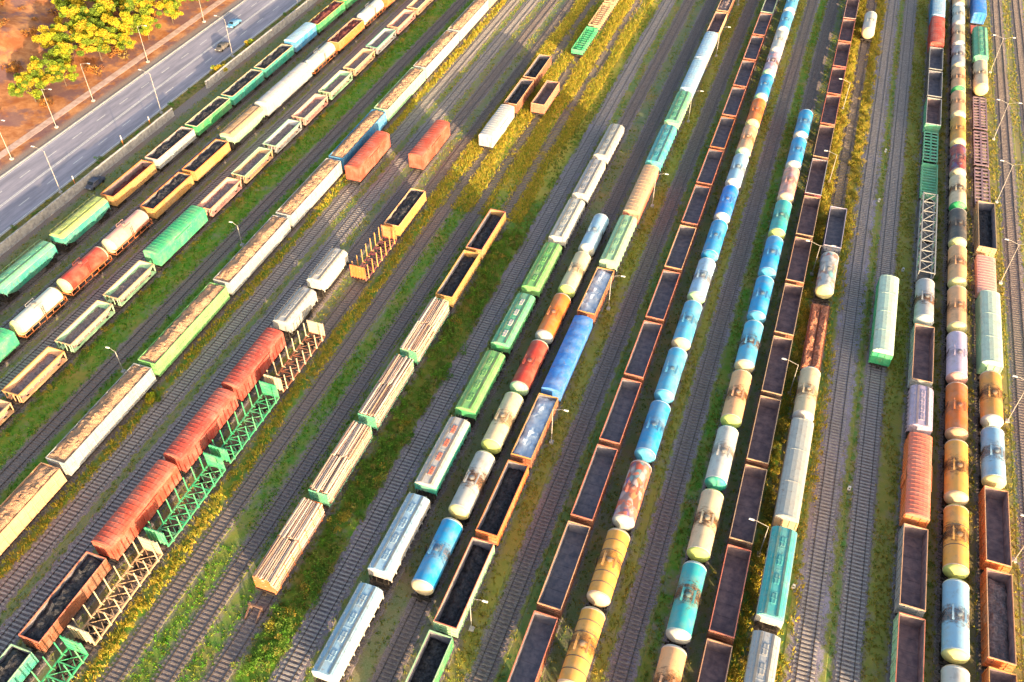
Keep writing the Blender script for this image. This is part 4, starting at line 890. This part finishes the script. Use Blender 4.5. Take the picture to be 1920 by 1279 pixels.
def tree_meshes(seed, H, Rr, pal, n):
    r = np.random.RandomState(seed); m = MB(); m.cyl((0,0,-.3), (.1,.05,H*.55), .2*H/7, 9, .1*H/7)
    cs, rr = [], []
    for i in range(34):
        a = r.uniform(0, 2*pi); q = Rr * r.uniform(.1, .95); z = H * r.uniform(.38, .92); q *= 1.15 - .55*abs(z/H-.55)
        p = (cos(a)*q, sin(a)*q, z); cs.append(p); rr.append(Rr * r.uniform(.13, .34))
        z0 = H * r.uniform(.25, .5); m.cyl((.05, .03, z0), (p[0]*.9, p[1]*.9, p[2]), .065*H/7, 6, .02)
    V, F, t = leaf_cloud(n, cs, rr, .23, pal, r, .2)
    return m.mesh('trunk', 'bark', True), np_mesh('crown', V, F, t, 'leaf')
YP = [(.50,.44,.03), (.56,.42,.03), (.34,.40,.03), (.22,.31,.03), (.15,.24,.03), (.58,.40,.04)]
OP = [(.34,.13,.04), (.42,.20,.05), (.26,.12,.045), (.30,.20,.06)]
tm = [tree_meshes(s, 9.0, 4.6, YP, 11000) for s in (1, 2, 3)]
TREES = [(-166,138,.8),(-165,147,.72),(-169,153,.85),(-165,160,.95),(-171,163,1.05),(-165.5,169,.9),(-172,173,1.1),(-165,178,1.0),(-170.5,184,1.1),(-164.5,188,.95),(-168,197,1.05),(-163.8,204,.85),(-177,168,.95),(-178,180,1.0),(-174,192,1.0),(-175,205,1.0),(-181,190,1.0),(-160.8,196,.7),(-183,203,1.1),(-169,208,1.0),(-168,143,.9),(-161.5,165,.7),(-161.5,174,.75),(-161.3,184,.7),(-175,158,.9),(-162,201,.8),(-161.5,210,.85),(-163,218,.9),(-186,178,1.0),(-188,192,1.1),(-180,212,1.1)]
nears = ['first', 'second', 'third', 'fourth', 'fifth', 'sixth', 'seventh', 'eighth', 'ninth', 'tenth', 'eleventh', 'twelfth', 'thirteenth', 'fourteenth', 'fifteenth', 'sixteenth', 'seventeenth', 'eighteenth', 'nineteenth', 'twentieth', 'twenty-first', 'twenty-second', 'twenty-third', 'twenty-fourth', 'twenty-fifth', 'twenty-sixth', 'twenty-seventh', 'twenty-eighth', 'twenty-ninth', 'thirtieth', 'thirty-first', 'thirty-second', 'thirty-third', 'thirty-fourth']
def px_of(x, y, z=4):
    d = Vector((x, y, z)) - co.location; return d.dot(rgt) / d.dot(fwd)
TREES = sorted((p for p in TREES if in_view(p[0]-2, p[0]+2, p[1]-2, p[1]+2, 7)), key=lambda p: px_of(p[0], p[1]))
for i, (x, y, s) in enumerate(TREES):
    t = thing('tree', (x, y, gz(x, y) - .1), f'yellow leaved autumn tree beyond the road, {nears[i]} from the left', 'tree', 'yellow trees beyond the road', rnd.uniform(0, 6)); t.scale = (s, s, s * rnd.uniform(.85, 1.05))
    link('trunk', tm[i % 3][0], t); link('crown', tm[i % 3][1], t)
rr = random.Random(3)
def bush_raw(seed, pal, n, k=7, size=.09):
    r = np.random.RandomState(seed); cs = [(r.randn()*.55, r.randn()*.55, r.uniform(.3, .85)) for _ in range(k)]
    return leaf_cloud(n, cs, [r.uniform(.35, .6) for _ in cs], size, pal, r, .3)
GP = [(.11,.24,.03), (.17,.26,.045), (.28,.26,.06), (.12,.30,.03)]
RAWG = [bush_raw(s, GP, 520) for s in (21, 22, 23)]; YW = [(.36,.33,.045), (.44,.34,.05), (.26,.30,.04), (.50,.36,.06)]
RAWY = [bush_raw(s, YW, 420) for s in (31, 32)]; RAWO = [bush_raw(s, OP, 420, 9, .12) for s in (41, 42)]
def weed_strip(name, label, pts):      # pts of (x, y, z, scale, raw)
    Vs, Fs, ts, k = [], [], [], 0
    for x, y, z, s, (V, F, t) in pts:
        a = rr.uniform(0, 6.3); ca, sa = cos(a)*s, sin(a)*s
        Vs.append(np.stack([V[:,0]*ca - V[:,1]*sa + x, V[:,0]*sa + V[:,1]*ca + y, V[:,2]*s + z], 1)); Fs.append(F + k); ts.append(t); k += len(V)
    tag(link(name, np_mesh(name, np.concatenate(Vs), np.concatenate(Fs), np.concatenate(ts), 'leaf')), label, 'weeds', kind='stuff')
u = rr.uniform
weed_strip('scrub', 'rusty scrub covering the clay slope beyond the road', [(x, y, gz(x, y)-.1, u(.8, 2.4), RAWO[i % 2]) for i, (x, y) in enumerate((u(-225, -161), u(112, 215)) for _ in range(120))])
weed_strip('undergrowth', 'green and yellow undergrowth between the timber train and the hoppers', [(u(-47.9, -44.0), 36 + i*.55, 0, u(.55, 1.4), RAWY[i % 2] if rr.random() < .07 else RAWG[i % 3]) for i in range(170)])
weed_strip('undergrowth', 'yellow weeds along the brown gondola train', [(u(7.4, 9.4), 56 + i*.8, 0, u(.35, 1.1), RAWY[i % 2]) for i in range(250)])
weed_strip('undergrowth', 'yellow weeds beside the bright track', [(u(12.2, 14.0), 148 + i*.75, 0, u(.35, 1.0), RAWY[i % 2]) for i in range(160)])
weed_strip('undergrowth', 'yellow weeds right of the wood chip train', [(u(-85.0, -83.7), 55 + i*1.7, 0, u(.25, .6), RAWY[i % 2]) for i in range(115)])
weed_strip('undergrowth', 'dry yellow weeds right of the stake wagons', [(u(-65.2, -63.2), 24 + i*.8, 0, u(.3, .7), RAWY[i % 2]) for i in range(130)])
weed_strip('undergrowth', 'weeds between the low train and the grass strip', [(u(-101.4, -100.4), 50 + i*1.0, 0, u(.3, .75), (RAWY + RAWG)[i % 5]) for i in range(170)])
weed_strip('undergrowth', 'weeds on the verge by the concrete wall', [(u(-136.4, -134.0), 80 + i*1.6, 0, u(.35, .9), (RAWY + RAWG)[i % 4]) for i in range(95)])
weed_strip('undergrowth', 'yellow weeds in the far meadow', [(u(-65, -45), u(150, 280), 0, u(.3, .8), RAWY[i % 2]) for i in range(160)])
weed_strip('undergrowth', 'small weeds left of the orange tankers', [(u(28.8, 29.8), 70 + i*3.1, 0, u(.3, .7), (RAWY + RAWG)[i % 5]) for i in range(65)])
def bush(x, y, s, label, n=2200):
    t = thing('bush', (x, y, 0), label, 'bush', None, rr.uniform(0, 6)); r = np.random.RandomState(int(abs(x*7+y)))
    cs = [(r.randn()*.5*s, r.randn()*.5*s, r.uniform(.35, 1.25)*s) for _ in range(10)]; m = MB()
    for c in cs: m.cyl((0,0,-.1), c, .05, 5, .015)
    V, F, tt = leaf_cloud(n, cs, [r.uniform(.4, .6)*s for _ in cs], .13, YP, r, .3)
    link('stems', m.mesh('stems', 'bark'), t); link('foliage', np_mesh('foliage', V, F, tt, 'leaf'), t)
bush(-84.3, 69.5, 1.0, 'round yellow bush against the end of the second wood chip wagon')
bush(-134.4, 165, 1.5, 'yellow bush in the gap of the concrete wall')
bush(-135.0, 179, 1.2, 'small yellow bush behind the far stretch of concrete wall')
